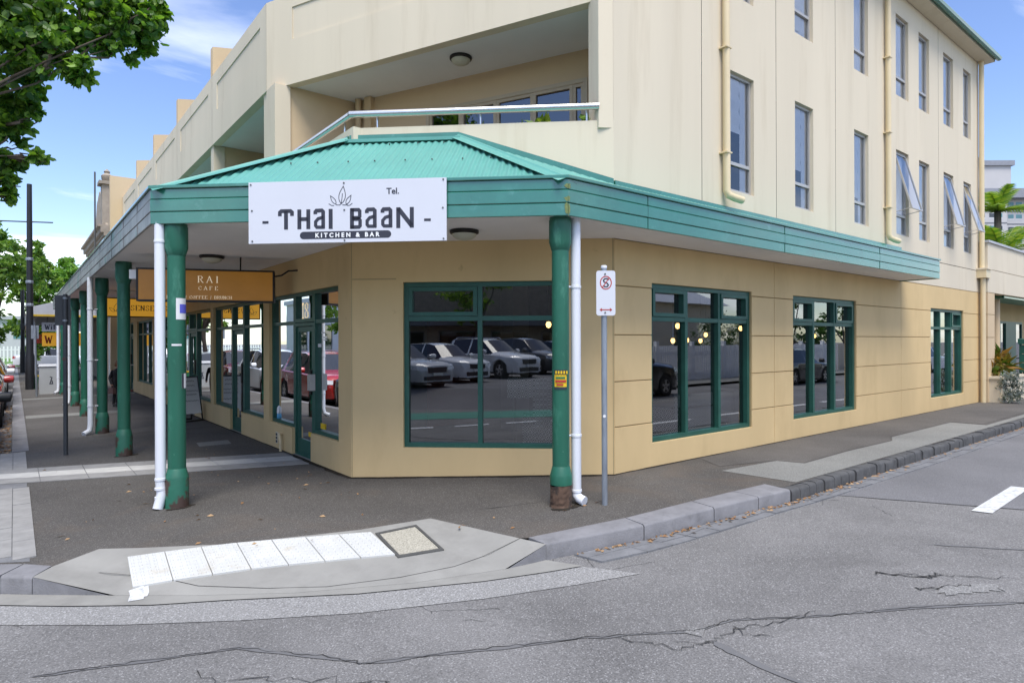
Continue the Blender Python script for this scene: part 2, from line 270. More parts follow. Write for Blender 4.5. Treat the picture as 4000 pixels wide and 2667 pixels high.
# ------------------------------------------------------------------ mesh helpers
def zp(x):
    return -.025 + (.035*min(x, 2.6) if x > 0 else .015*max(x, -4))
ROAD = -.145
WLOC = {}
class Fr:
    """Facade frame: u runs along the wall, o outward from it, z up."""
    def __init__(s, ox, oy, ux, uy, nx, ny):
        s.o = (ox, oy); s.u = (ux, uy); s.n = (nx, ny)
    def P(s, u, o, z): return (s.o[0]+u*s.u[0]+o*s.n[0], s.o[1]+u*s.u[1]+o*s.n[1], z)
class MB:
    def __init__(s): s.v = []; s.f = []; s.mi = []; s.cm = 0
    def add(s, vs, fs):
        b = len(s.v); s.v += [tuple(v) for v in vs]; s.f += [tuple(i+b for i in f) for f in fs]; s.mi += [s.cm]*len(fs); return s
    BF = ((0, 3, 2, 1), (4, 5, 6, 7), (0, 1, 5, 4), (1, 2, 6, 5), (2, 3, 7, 6), (3, 0, 4, 7))
    def hexa(s, p): return s.add(p, MB.BF)
    def box(s, x0, y0, z0, x1, y1, z1):
        return s.hexa([(x0, y0, z0), (x1, y0, z0), (x1, y1, z0), (x0, y1, z0), (x0, y0, z1), (x1, y0, z1), (x1, y1, z1), (x0, y1, z1)])
    def fbox(s, F, u0, u1, o0, o1, z0, z1):
        return s.hexa([F.P(u0, o0, z0), F.P(u1, o0, z0), F.P(u1, o1, z0), F.P(u0, o1, z0), F.P(u0, o0, z1), F.P(u1, o0, z1), F.P(u1, o1, z1), F.P(u0, o1, z1)])
    def quad(s, a, b, c, d): return s.add([a, b, c, d], [(0, 1, 2, 3)])
    def poly(s, pts): return s.add(pts, [tuple(range(len(pts)))])
    def prism(s, pts, z0, z1):
        n = len(pts)
        return s.add([(x, y, z0) for x, y in pts]+[(x, y, z1) for x, y in pts], [tuple(range(n))[::-1], tuple(range(n, 2*n))]+[(i, (i+1) % n, n+(i+1) % n, n+i) for i in range(n)])
    def fprism(s, F, pts, o0, o1, bev=0):
        """(u, z) polygon pulled out from o0 to o1; bev narrows the outer face."""
        n = len(pts); q = pts
        if bev:
            q = []
            A = sum(pts[i][0]*pts[(i+1) % n][1]-pts[(i+1) % n][0]*pts[i][1] for i in range(n)); sg = 1 if A > 0 else -1
            for i in range(n):
                a, b, c = pts[i-1], pts[i], pts[(i+1) % n]
                d1 = Vector((b[0]-a[0], b[1]-a[1])).normalized(); d2 = Vector((c[0]-b[0], c[1]-b[1])).normalized()
                m = Vector((-d1.y-d2.y, d1.x+d2.x))*sg; k = m.length_squared
                m = m*(2/k) if k > 1e-6 else Vector((0, 0))
                q.append((b[0]+m.x*bev*.5*2/2, b[1]+m.y*bev*.5*2/2))
        vs = [F.P(u, o0, z) for u, z in pts]+[F.P(u, o1-(bev if bev else 0), z) for u, z in pts]
        fs = [tuple(range(n))]+[(i, (i+1) % n, n+(i+1) % n, n+i) for i in range(n)]
        if bev:
            vs += [F.P(u, o1, z) for u, z in q]; fs += [(n+i, n+(i+1) % n, 2*n+(i+1) % n, 2*n+i) for i in range(n)]+[tuple(range(2*n, 3*n))]
        else: fs.append(tuple(range(n, 2*n)))
        return s.add(vs, fs)
    def tube(s, path, r, n=10, cap=True):
        P = [Vector(p) for p in path]; rr = r if isinstance(r, (list, tuple)) else [r]*len(P); b = len(s.v); vs = []; up = None
        for i, p in enumerate(P):
            t = (P[min(i+1, len(P)-1)]-P[max(i-1, 0)]).normalized()
            if up is None:
                up = Vector((0, 0, 1)) if abs(t.z) < .9 else Vector((1, 0, 0))
            a = t.cross(up).normalized(); c = a.cross(t).normalized(); up = c
            for k in range(n):
                q = 2*pi*k/n; vs.append(p+a*cos(q)*rr[i]+c*sin(q)*rr[i])
        fs = [(i*n+k, i*n+(k+1) % n, (i+1)*n+(k+1) % n, (i+1)*n+k) for i in range(len(P)-1) for k in range(n)]
        if cap: fs += [tuple(range(n))[::-1], tuple(range((len(P)-1)*n, len(P)*n))]
        return s.add(vs, fs)
    def lathe(s, prof, c=(0, 0, 0), n=20, axis='Z'):
        vs = []
        for r, h in prof:
            for k in range(n):
                q = 2*pi*k/n
                if axis == 'Z': vs.append((c[0]+r*cos(q), c[1]+r*sin(q), c[2]+h))
                else: vs.append((c[0]+r*cos(q), c[1]+h, c[2]+r*sin(q)))
        m = len(prof)
        return s.add(vs, [(i*n+k, i*n+(k+1) % n, (i+1)*n+(k+1) % n, (i+1)*n+k) for i in range(m-1) for k in range(n)]+[tuple(range(n))[::-1], tuple(range((m-1)*n, m*n))])
    def ribbon(s, pts, wd, z=0, closed=False, M=lambda x, y: (x, y, 0)):
        n = len(pts); L = []; Rr = []
        for i in range(n):
            a = pts[i-1] if (i > 0 or closed) else None; b = pts[i]; c = pts[(i+1) % n] if (i < n-1 or closed) else None
            d1 = Vector((b[0]-a[0], b[1]-a[1])).normalized() if a else None; d2 = Vector((c[0]-b[0], c[1]-b[1])).normalized() if c else None
            d1 = d1 or d2; d2 = d2 or d1
            m = Vector((-(d1.y+d2.y), d1.x+d2.x)); k = max(m.length_squared, .5); m = m*(2/k)*(wd/2)
            L.append(M(b[0]+m.x, b[1]+m.y)); Rr.append(M(b[0]-m.x, b[1]-m.y))
        e = n if closed else n-1
        return s.add(L+Rr, [(i, (i+1) % n, n+(i+1) % n, n+i) for i in range(e)])
    def build(s, name, mat, parent=None, world=True, smooth=False, loc=None):
        me = bpy.data.meshes.new(name); off = WLOC.get(parent.name, (0, 0, 0)) if (parent and world) else (0, 0, 0)
        if loc: off = loc
        vs = [(v[0]-off[0], v[1]-off[1], v[2]-off[2]) for v in s.v] if any(off) else s.v
        me.from_pydata(vs, [], s.f)
        for mm in (mat if isinstance(mat, (list, tuple)) else [mat]): me.materials.append(MATS[mm])
        if isinstance(mat, (list, tuple)): me.polygons.foreach_set('material_index', s.mi)
        if smooth:
            me.polygons.foreach_set('use_smooth', [True]*len(me.polygons))
            if smooth != 'all': me.set_sharp_from_angle(angle=radians(38))
        me.update()
        o = bpy.data.objects.new(name, me); COL.objects.link(o)
        if parent: o.parent = parent; WLOC[o.name] = off
        elif loc: o.location = loc; WLOC[o.name] = tuple(loc)
        return o
def tag(o, label, cat, group=None):
    o['label'] = label; o['category'] = cat
    if group: o['group'] = group
    return o
def struct(o, kind='structure'): o['kind'] = kind; return o
def stuff(o, label=None, cat=None):
    o['kind'] = 'stuff'
    if label: o['label'] = label; o['category'] = cat
    return o
def thing(name, label, cat, loc=(0, 0, 0), rz=0, group=None):
    o = bpy.data.objects.new(name, None); COL.objects.link(o); o.location = loc; o.rotation_euler = (0, 0, rz); o.empty_display_size = .2
    WLOC[o.name] = tuple(loc); return tag(o, label, cat, group)
def copy_tree(o, parent=None):
    c = o.copy(); COL.objects.link(c)
    if parent: c.parent = parent
    for ch in list(o.children): copy_tree(ch, c)
    return c
def holes_wall(mb, F, u0, u1, z0, z1, holes, depth, o=0.0, back=False):
    """Wall face with rectangular openings and their reveals (one connected sheet)."""
    us = sorted({u0, u1} | {a for h in holes for a in h[:2] if u0 < a < u1}); zs = sorted({z0, z1} | {a for h in holes for a in h[2:] if z0 < a < z1})
    def hol(i, j):
        if i < 0 or j < 0 or i >= len(us)-1 or j >= len(zs)-1: return None
        cu, cz = (us[i]+us[i+1])/2, (zs[j]+zs[j+1])/2
        return any(h[0] < cu < h[1] and h[2] < cz < h[3] for h in holes)
    idx = {}; vs = []; fs = []
    def V(u, oo, z):
        k = (round(u, 4), round(oo, 4), round(z, 4))
        if k not in idx: idx[k] = len(vs); vs.append(F.P(u, oo, z))
        return idx[k]
    for i in range(len(us)-1):
        for j in range(len(zs)-1):
            a, b, c, d = us[i], us[i+1], zs[j], zs[j+1]
            if not hol(i, j): fs.append((V(a, o, c), V(b, o, c), V(b, o, d), V(a, o, d)))
            else:
                if back: fs.append((V(a, o-depth, c), V(b, o-depth, c), V(b, o-depth, d), V(a, o-depth, d)))
                for (di, dj, p, q) in ((-1, 0, (a, c), (a, d)), (1, 0, (b, c), (b, d)), (0, -1, (a, c), (b, c)), (0, 1, (a, d), (b, d))):
                    if hol(i+di, j+dj) is not True:
                        fs.append((V(p[0], o, p[1]), V(q[0], o, q[1]), V(q[0], o-depth, q[1]), V(p[0], o-depth, p[1])))
    mb.add(vs, fs); return mb
def sheet(name, pts, zoff, mat, parent=None, kind='structure', extra=()):
    """Flat ground sheet that follows the crossfall."""
    bm = bmesh.new(); f = bm.faces.new([bm.verts.new((x, y, 0)) for x, y in pts])
    for xc in (-4, 0, 2.6) + tuple(extra):
        bmesh.ops.bisect_plane(bm, geom=bm.verts[:]+bm.edges[:]+bm.faces[:], plane_co=(xc, 0, 0), plane_no=(1, 0, 0))
    bmesh.ops.triangulate(bm, faces=bm.faces[:])
    for v in bm.verts: v.co.z = zp(v.co.x)+zoff
    for f in bm.faces:
        if f.normal.z < 0: f.normal_flip()
    me = bpy.data.meshes.new(name); bm.to_mesh(me); bm.free(); me.materials.append(MATS[mat])
    o = bpy.data.objects.new(name, me); COL.objects.link(o)
    if parent: o.parent = parent
    elif kind: o['kind'] = kind
    return o
def text_mesh(txt, size, align='CENTER', space=1.0, bold=0):
    cu = bpy.data.curves.new('txt', 'FONT'); cu.body = txt; cu.size = size; cu.align_x = align; cu.space_character = space; cu.offset = bold; cu.resolution_u = 3
    ob = bpy.data.objects.new('txt', cu); COL.objects.link(ob)
    dg = bpy.context.evaluated_depsgraph_get(); me = bpy.data.meshes.new_from_object(ob.evaluated_get(dg))
    vs = [tuple(v.co) for v in me.vertices]; fs = [tuple(p.vertices) for p in me.polygons]
    bpy.data.objects.remove(ob); bpy.data.curves.remove(cu); bpy.data.meshes.remove(me); return vs, fs
SERIF = {
 'A': ([[(0, 0), (.5, 1)], [(.5, 1), (1, 0)], [(.2, .36), (.8, .36)]], [(0, 0), (1, 0)]),
 'B': ([[(.15, 0), (.15, 1)], [(.15, 1), (.7, 1), (.85, .85), (.85, .68), (.7, .53), (.15, .53)], [(.7, .53), (.95, .38), (.95, .15), (.75, 0), (.15, 0)]], [(.15, 0), (.15, 1)]),
 'C': ([[(.95, .75), (.8, .95), (.5, 1), (.2, .88), (.05, .5), (.2, .12), (.5, 0), (.8, .05), (.95, .22)]], []),
 'E': ([[(.15, 0), (.15, 1)], [(.15, 1), (.85, 1), (.85, .85)], [(.15, .52), (.65, .52)], [(.15, 0), (.9, 0), (.9, .17)]], [(.15, 0), (.15, 1)]),
 'F': ([[(.15, 0), (.15, 1)], [(.15, 1), (.85, 1), (.85, .85)], [(.15, .5), (.65, .5)]], [(.15, 0), (.15, 1)]),
 'H': ([[(.12, 0), (.12, 1)], [(.88, 0), (.88, 1)], [(.12, .52), (.88, .52)]], [(.12, 0), (.12, 1), (.88, 0), (.88, 1)]),
 'I': ([[(.5, 0), (.5, 1)]], [(.5, 0), (.5, 1)]),
 'N': ([[(.12, 0), (.12, 1)], [(.12, 1), (.88, 0)], [(.88, 0), (.88, 1)]], [(.12, 0), (.12, 1), (.88, 1)]),
 'O': ([[(.5, 1), (.2, .88), (.05, .5), (.2, .12), (.5, 0), (.8, .12), (.95, .5), (.8, .88), (.5, 1)]], []),
 'P': ([[(.15, 0), (.15, 1)], [(.15, 1), (.7, 1), (.9, .85), (.9, .63), (.7, .48), (.15, .48)]], [(.15, 0), (.15, 1)]),
 'R': ([[(.15, 0), (.15, 1)], [(.15, 1), (.68, 1), (.86, .85), (.86, .67), (.68, .52), (.15, .52)], [(.5, .52), (.98, 0)]], [(.15, 0), (.15, 1), (.98, 0)]),
 'S': ([[(.85, .78), (.75, .95), (.48, 1), (.2, .92), (.15, .72), (.35, .58), (.65, .46), (.87, .3), (.8, .08), (.5, 0), (.2, .05), (.1, .25)]], []),
 'T': ([[(.5, 0), (.5, 1)], [(.02, .82), (.05, 1), (.95, 1), (.98, .82)]], [(.5, 0)]),
 'U': ([[(.12, 1), (.12, .25), (.3, .03), (.6, .0), (.85, .2), (.85, 1)]], [(.12, 1), (.85, 1)]),
 'W': ([[(0, 1), (.27, 0), (.5, .8), (.73, 0), (1, 1)]], [(0, 1), (1, 1)]),
 'Y': ([[(0, 1), (.5, .45)], [(1, 1), (.5, .45)], [(.5, .45), (.5, 0)]], [(0, 1), (1, 1), (.5, 0)]),
 '/': ([[(.15, -.1), (.75, 1.05)]], []), '7': ([[(.05, .85), (.08, 1), (.92, 1), (.4, 0)]], []),
 '1': ([[(.25, .85), (.5, 1), (.5, 0)]], [(.5, 0)]),
 '8': ([[(.5, 1), (.2, .88), (.22, .64), (.5, .53), (.82, .36), (.85, .12), (.5, 0), (.15, .12), (.18, .36), (.5, .53), (.78, .66), (.8, .88), (.5, 1)]], []),
 'i': ([[(.5, 0), (.5, .62)], [(.5, .82), (.5, .95)]], [(.5, 0)]), 'l': ([[(.5, 0), (.5, 1)]], [(.5, 0), (.5, 1)]), 'a': ([[(.2, .5), (.5, .62), (.75, .5), (.75, 0)], [(.75, .35), (.35, .3), (.2, .12), (.4, 0), (.75, .1)]], []),
 'm': ([[(.1, 0), (.1, .62)], [(.1, .5), (.35, .62), (.5, .5), (.5, 0)], [(.5, .5), (.75, .62), (.9, .5), (.9, 0)]], []), 's': ([[(.8, .5), (.5, .62), (.2, .48), (.5, .32), (.8, .16), (.5, 0), (.2, .1)]], [])}
def serif(mb, txt, M, h, x0, adv, wch=.72, fat=.13):
    """Old-style capitals drawn with a broad pen; M maps (x, y) on the sign to 3D. Returns end x."""
    x = x0
    for ch in txt:
        if ch in SERIF:
            st, sf = SERIF[ch]; cw = h*wch*(.45 if ch in 'I1li/' else 1)
            for pl in st:
                for a, b in zip(pl, pl[1:]):
                    ax, ay, bx, by = x+a[0]*cw, a[1]*h, x+b[0]*cw, b[1]*h; d = Vector((bx-ax, by-ay)).normalized(); wd = h*(.045+fat*abs(d.y)*(.45 if d.x*d.y > .05 else 1))
                    ax -= d.x*h*.02; ay -= d.y*h*.02; bx += d.x*h*.02; by += d.y*h*.02
                    nx, ny = (wd/2, 0) if abs(d.y) > .45 else (0, wd/2)
                    mb.quad(M(ax+nx, ay+ny), M(bx+nx, by+ny), M(bx-nx, by-ny), M(ax-nx, ay-ny))
            for p in sf:
                sw = h*.14; th = h*.045; yy = p[1]*h-(th if p[1] > .5 else 0); px = x+p[0]*cw
                mb.quad(M(px-sw, yy), M(px+sw, yy), M(px+sw, yy+th), M(px-sw, yy+th))
            x += cw+adv*(.75 if ch in 'I1li' else 1)
        else: x += h*.45+adv
    return x

# ------------------------------------------------------------------ ground
def grid_ground():
    xs = [-900, -4, 0, 2.6, 900]; ys = [-900, 900]; mb = MB()
    vs = [(x, y, zp(x)+ROAD) for x in xs for y in ys]; mb.add(vs, [(2*i, 2*i+2, 2*i+3, 2*i+1) for i in range(len(xs)-1)])
    return struct(mb.build('road', 'road'))
grid_ground()
GUT = ROAD+.012
OUT = [(-3.18, .93), (-2.84, 1.19), (-2.58, .99), (-1.94, .57), (-.89, .18), (-.18, .05), (.09, -1.0)]
TOE = [(-3.31, .75), (-2.82, .31), (-2.37, -.08), (-1.75, -.55), (-.95, -.98), (-.23, -1.22), (.16, -1.29)]
path_pts = [(-3.23, 110), (-3.23, 8.0), (-3.5, 7.9), (-5.6, 7.6), (-5.9, 5.0), (-5.4, 3.2), (-4.5, 2.0), (-3.51, 1.26)] + OUT + [(.16, -1.06), (1.21, -1.27), (2.55, -1.42), (3.39, -1.47), (3.39, -1.69), (90, -1.69), (90, .6), (2.7, .6), (.6, 2.6), (.6, 110)]
footpath = sheet('footpath', path_pts, 0, 'path_asphalt')
# surfaces laid into the footpath
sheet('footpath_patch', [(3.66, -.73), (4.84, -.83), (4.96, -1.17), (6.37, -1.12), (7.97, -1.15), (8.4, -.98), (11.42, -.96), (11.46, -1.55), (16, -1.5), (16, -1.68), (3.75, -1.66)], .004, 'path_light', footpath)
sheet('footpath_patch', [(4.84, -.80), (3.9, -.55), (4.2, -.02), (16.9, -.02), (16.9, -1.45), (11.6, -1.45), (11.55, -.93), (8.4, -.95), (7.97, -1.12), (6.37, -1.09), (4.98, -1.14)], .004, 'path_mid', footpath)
sheet('footpath_patch', [(-3.2, 8.9), (-2.2, 9.05), (-.1, 9.0), (-.1, 20), (-3.2, 20)], .004, 'path_mid', footpath)
sheet('footpath_patch', [(-3.2, 13.6), (-1.2, 13.4), (-1.2, 14.1), (-3.2, 14.4)], .008, 'path_light', footpath)
sheet('footpath_patch', [(-3.2, 20), (-.1, 20), (-.1, 20.5), (-3.2, 20.5)], .004, 'path_light', footpath)
sheet('road_resurfacing', [(4.08, -1.96), (4.75, -3.13), (5.6, -4.6), (6.2, -6.0), (90, -6.0), (90, -1.95)], ROAD+.004, 'road_smooth')
sheet('road_strip', [(-7.5, 3.2), (-5.6, 1.9), (-4.3, 1.4), (-3.5, .67), (-3.13, .33), (-2.63, -.07), (-2.17, -.35), (-1.38, -.88), (-.51, -1.31), (.30, -1.60), (.53, -2.02), (-.69, -1.57), (-1.52, -1.18), (-2.2, -.75), (-2.84, -.29), (-3.5, .27), (-4.6, .95), (-7.6, 2.6)], ROAD+.005, 'road_strip')
# painted road markings
for i, x in enumerate((4.48, 7.1, 9.8, 12.5, 15.2, 17.9)):
    y = -3.18+.02*i
    sheet('lane_line', [(x, y), (x+.05, y-.17), (x+1.75, y-.12), (x+1.7, y+.05)], ROAD+.009, 'paint_white')
    sheet('lane_line', [(x+26, y), (x+26.05, y-.17), (x+27.75, y-.12), (x+27.7, y+.05)], ROAD+.009, 'paint_white')
# ramp with flared wings
NR = 5
mb = MB(); rows = []
def ztoe(i): return zp(TOE[i][0])+(0 if i in (0, len(TOE)-1) else GUT-.001)
for j in range(NR+1):
    t = j/NR
    rows.append([(OUT[i][0]*(1-t)+TOE[i][0]*t, OUT[i][1]*(1-t)+TOE[i][1]*t, zp(OUT[i][0])*(1-t)+ztoe(i)*t+.002) for i in range(len(OUT))])
n = len(OUT); mb.add([p for r in rows for p in r], [(j*n+i, j*n+i+1, (j+1)*n+i+1, (j+1)*n+i) for j in range(NR) for i in range(n-1)])
ramp = struct(mb.build('kerb_ramp', 'concrete', smooth='all'))
from mathutils.bvhtree import BVHTree
RB = BVHTree.FromPolygons([Vector(v) for v in mb.v], mb.f)
def zramp(x, y):
    h = RB.ray_cast(Vector((x, y, 2)), Vector((0, 0, -1)))
    return h[0].z if h[0] else zp(x)+GUT
mb = MB()
for a, b, za, zb in ((TOE[0], TOE[1], zp(TOE[0][0]), None), (TOE[-1], TOE[-2], zp(TOE[-1][0]), None)):
    g0, g1 = zp(a[0])+ROAD, zp(b[0])+ROAD
    mb.add([(a[0], a[1], za+.001), (a[0], a[1], g0), (b[0], b[1], g1)], [(0, 1, 2)])
mb.build('wing_face', 'bluestone', ramp)
sheet('gutter_apron', [(-7.5, 3.6), (-5.7, 2.4), (-4.4, 1.55), (-3.49, .92)] + TOE + [(.3, -1.60), (-.51, -1.31), (-1.38, -.88), (-2.17, -.35), (-2.63, -.07), (-3.13, .33), (-3.5, .67), (-4.3, 1.4), (-5.6, 1.9), (-7.5, 3.2)], GUT, 'concrete')
# ramp joint lines
mb = MB(); jl = [(-3.2, .92), (-2.88, .72), (-2.5, .33), (-2.3, .02), (-1.89, -.36), (-1.52, -.62), (-1.0, -.84), (-.55, -.94), (-.25, -.93), (.09, -1.02)]
mb.ribbon(jl, .006, M=lambda x, y: (x, y, zramp(x, y)+.003)); mb.build('ramp_joint', 'crack', ramp)
# white paint splash at the tactile corner
for s_, w_ in (([(-2.68, .30), (-2.68, .22), (-2.70, .14), (-2.71, .09)], .10), ([(-2.63, .28), (-2.64, .18), (-2.66, .13)], .06)):
    mb = MB(); mb.ribbon(s_, w_, M=lambda x, y: (x, y, max(zramp(x, y), zp(x)+GUT)+.004)); mb.build('paint_splash', 'paint_white', ramp)
# tactile pavers: skewed slabs with domes
for k in range(7):
    a = k/7; b = (k+1)/7-.004; mb = MB()
    def T(s, t, h=0):
        x = -2.67+1.85*s-.03*t; y = .85-.81*s-.53*t+.02*sin(s*3); return (x, y, zramp(x, y)+.014+h)
    c = [T(a, 0), T(b, 0), T(b, 1), T(a, 1)]; mb.hexa([(p[0], p[1], p[2]-.03) for p in c]+c)
    for i in range(5):
        for j in range(9):
            s = a+(b-a)*(i+.5)/5; t = (j+.5)/9; ds = .0062; dt = .024
            mb.add([T(s-ds, t-dt), T(s+ds, t-dt), T(s+ds, t+dt), T(s-ds, t+dt)]+[T(s-ds*.55, t-dt*.55, .009), T(s+ds*.55, t-dt*.55, .009), T(s+ds*.55, t+dt*.55, .009), T(s-ds*.55, t+dt*.55, .009)], MB.BF[1:])
    mb.build('tactile_paver', 'tactile', ramp)
lid = thing('pit_lid', 'square pebble-filled pit lid set in the kerb ramp beside the white tactile strip', 'pit lid', (-.65, -.3, zramp(-.65, -.3)))
q = [(-.80, .01), (-.39, -.03), (-.46, -.64), (-.86, -.54)]; cx0 = sum(p[0] for p in q)/4; cy0 = sum(p[1] for p in q)/4
def ring(k, h): return [(cx0+(p[0]-cx0)*k, cy0+(p[1]-cy0)*k, zramp(cx0+(p[0]-cx0)*k, cy0+(p[1]-cy0)*k)+h) for p in q]
mb = MB(); a = ring(1, .012); b = ring(.88, .012); c = ring(.88, .002); d = ring(1, -.03)
mb.add(d+a+b+c, [(i, (i+1) % 4, 4+(i+1) % 4, 4+i) for i in range(4)]+[(4+i, 4+(i+1) % 4, 8+(i+1) % 4, 8+i) for i in range(4)]+[(8+i, 8+(i+1) % 4, 12+(i+1) % 4, 12+i) for i in range(4)]); mb.build('rim', 'iron', lid)
mb = MB(); a = ring(.85, .010); b = ring(.85, -.02); mb.hexa(b+a); mb.build('infill', 'pebble', lid)
# kerbs
def kstone(parent, name, mat, a, b, ai, bi, bot=ROAD-.05, gap=.006, top=0, bev=.02):
    """Kerb block between joints a->b (front edge) and ai->bi (back edge) with a rounded front arris."""
    va, vb = Vector(a), Vector(b); d = (vb-va).normalized()*gap; a2 = va+d; b2 = vb-d; ai2 = Vector(ai)+d; bi2 = Vector(bi)-d
    nrm = (Vector(ai)-va).normalized(); vs = []
    for p, pi_ in ((a2, ai2), (b2, bi2)):
        z = zp(p.x)+top; zb = zp(p.x)+bot
        vs += [(p.x, p.y, zb), (p.x, p.y, z-bev), (p.x+nrm.x*bev*.35, p.y+nrm.y*bev*.35, z-bev*.3), (p.x+nrm.x*bev, p.y+nrm.y*bev, z+.002), (pi_.x, pi_.y, zp(pi_.x)+top+.002), (pi_.x, pi_.y, zb)]
    m = 6
    return MB().add(vs, [tuple(range(m))[::-1], tuple(range(m, 2*m))]+[(i, (i+1) % m, m+(i+1) % m, m+i) for i in range(m)]).build(name, mat, parent, smooth=True)
kerb = bpy.data.objects.new('kerb', None); COL.objects.link(kerb); struct(kerb)
fr = [(.16, -1.27), (1.17, -1.53), (2.10, -1.66), (2.78, -1.75), (3.36, -1.80)]; bk = [(.16, -1.05), (1.21, -1.27), (2.14, -1.37), (2.80, -1.44), (3.40, -1.475)]
for i in range(4): kstone(kerb, 'kerb_stone', 'bluestone', fr[i], fr[i+1], bk[i], bk[i+1])
kf = [(-3.31, .75), (-3.51, .95), (-4.35, 1.62), (-5.25, 2.75), (-5.85, 4.4)]; kb = [(-3.18, .95), (-3.36, 1.16), (-4.2, 1.86), (-5.05, 2.9), (-5.62, 4.45)]
for i in range(4): kstone(kerb, 'kerb_stone', 'bluestone', kf[i+1], kf[i], kb[i+1], kb[i])
for i in range(20):
    y = 8.0+i*.98; kstone(kerb, 'kerb_stone', 'bluestone', (-3.46, y+.98), (-3.46, y), (-3.225, y+.98), (-3.225, y), gap=.004)
kstone(kerb, 'kerb_run', 'bluestone', (-3.46, 100), (-3.46, 27.6), (-3.225, 100), (-3.225, 27.6))
x = 3.37; random.seed(3)
for i in range(62):
    l = random.uniform(.17, .27); dy = random.uniform(-.012, .012)
    kstone(kerb, 'kerb_sett', 'bluestone_dark', (x, -1.81+dy), (x+l, -1.81+dy), (x, -1.675), (x+l, -1.675), top=random.uniform(-.012, .008), gap=.008, bev=.03); x += l
kstone(kerb, 'kerb_run', 'bluestone_dark', (x, -1.81), (90, -1.81), (x, -1.675), (90, -1.675), bev=.03)
gut = bpy.data.objects.new('gutter', None); COL.objects.link(gut); struct(gut)
def yk(x):
    P = [(.16, -1.29), (1.17, -1.54), (2.10, -1.67), (2.78, -1.76), (3.36, -1.81), (90, -1.82)]
    for (x0, y0), (x1, y1) in zip(P, P[1:]):
        if x <= x1: return y0+(y1-y0)*max(0, (x-x0))/(x1-x0)
    return -1.82
def yg(x):
    P = [(.28, -1.60), (1.0, -1.77), (2.15, -1.91), (3.85, -1.99), (7.15, -2.04), (90, -2.05)]
    for (x0, y0), (x1, y1) in zip(P, P[1:]):
        if x <= x1: return y0+(y1-y0)*max(0, (x-x0))/(x1-x0)
    return -2.05
x = .42
while x < 17:
    l = random.uniform(.24, .5); h = random.uniform(-.004, .006); e = .006; sk = .05 if x < 4 else .02
    c = [(x+e+sk, yg(x+sk)), (x+l-e+sk, yg(x+l+sk)), (x+l-e, yk(x+l)-.01), (x+e, yk(x)-.01)]
    mid = [((c[0][0]+c[3][0])/2, (c[0][1]+c[3][1])/2+random.uniform(-.03, .03)), ((c[1][0]+c[2][0])/2, (c[1][1]+c[2][1])/2+random.uniform(-.03, .03))]
    for qd, hh in (([c[0], c[1], mid[1], mid[0]], h), ([(mid[0][0], mid[0][1]+.008), (mid[1][0], mid[1][1]+.008), c[2], c[3]], random.uniform(-.003, .006))):
        MB().hexa([(a, b, zp(a)+ROAD-.06) for a, b in qd]+[(a, b, zp(a)+GUT+hh) for a, b in qd]).build('gutter_stone', 'gutter_stone', gut)
    x += l
sheet('gutter_run', [(17, -2.05), (90, -2.05), (90, -1.8), (17, -1.8)], GUT, 'gutter_stone', gut)
# stone pavers beside the corner and the pale band across the footpath
pav = sheet('paving', [(-3.32, 1.2), (-3.27, 7.9), (-5.5, 7.6), (-5.8, 5), (-5.3, 3.3), (-4.45, 2.1), (-3.55, 1.35)], .002, 'gutter_stone')
def slab(name, mat, pts, top=.012, parent=pav):
    MB().hexa([(a, b, zp(a)-.02) for a, b in pts]+[(a, b, zp(a)+top) for a, b in pts]).build(name, mat, parent)
random.seed(5)
for ci in range(9):
    xw = .165; x0 = -3.27-.165*(ci+1); y = 1.55+ci*.14-random.uniform(0, .4)
    while y < 7.9:
        l = random.choice((.45, .6, .6, .75)); y0 = max(y, 1.27+ci*.125); y1 = min(y+l, 7.85); y += l
        if y1-y0 < .05: continue
        cxm = x0+.07; lo = 5.0-(cxm+3.57)*.42
        if y1 > lo-.35 and y0 < lo+1.0:     # the pale band crosses here
            if y0 < lo-.35: y1 = lo-.35
            elif y1 > lo+1.0: y0 = lo+1.0
            else: continue
            if y1-y0 < .05: continue
        e = .004; slab('paver', 'paver', [(x0+e, y0+e), (x0+xw-e, y0+e), (x0+xw-e, y1-e), (x0+e, y1-e)], .01+random.uniform(-.002, .003))
tx, ty = .922, -.387
band = sheet('paving_band', [(-5.2, 5.70), (-.05, 3.57), (-.05, 4.75), (-5.2, 6.9)], .002, 'gutter_stone')
for rowi, (w0, w1, mt) in enumerate(((0, .37, 'paver'), (.37, .77, 'paver_white'), (.77, 1.14, 'paver'))):
    for k in range(10):
        s0 = k*.555; e = .005; P0 = (-5.2, 5.72)
        def Q(s, o): return (P0[0]+tx*s, P0[1]+ty*s+o)
        if P0[0]+tx*(s0+.555) > -.04: continue
        slab('band_slab', mt, [Q(s0+e, w0+e), Q(s0+.555-e, w0+e), Q(s0+.555-e, w1-e), Q(s0+e, w1-e)], .010, band)
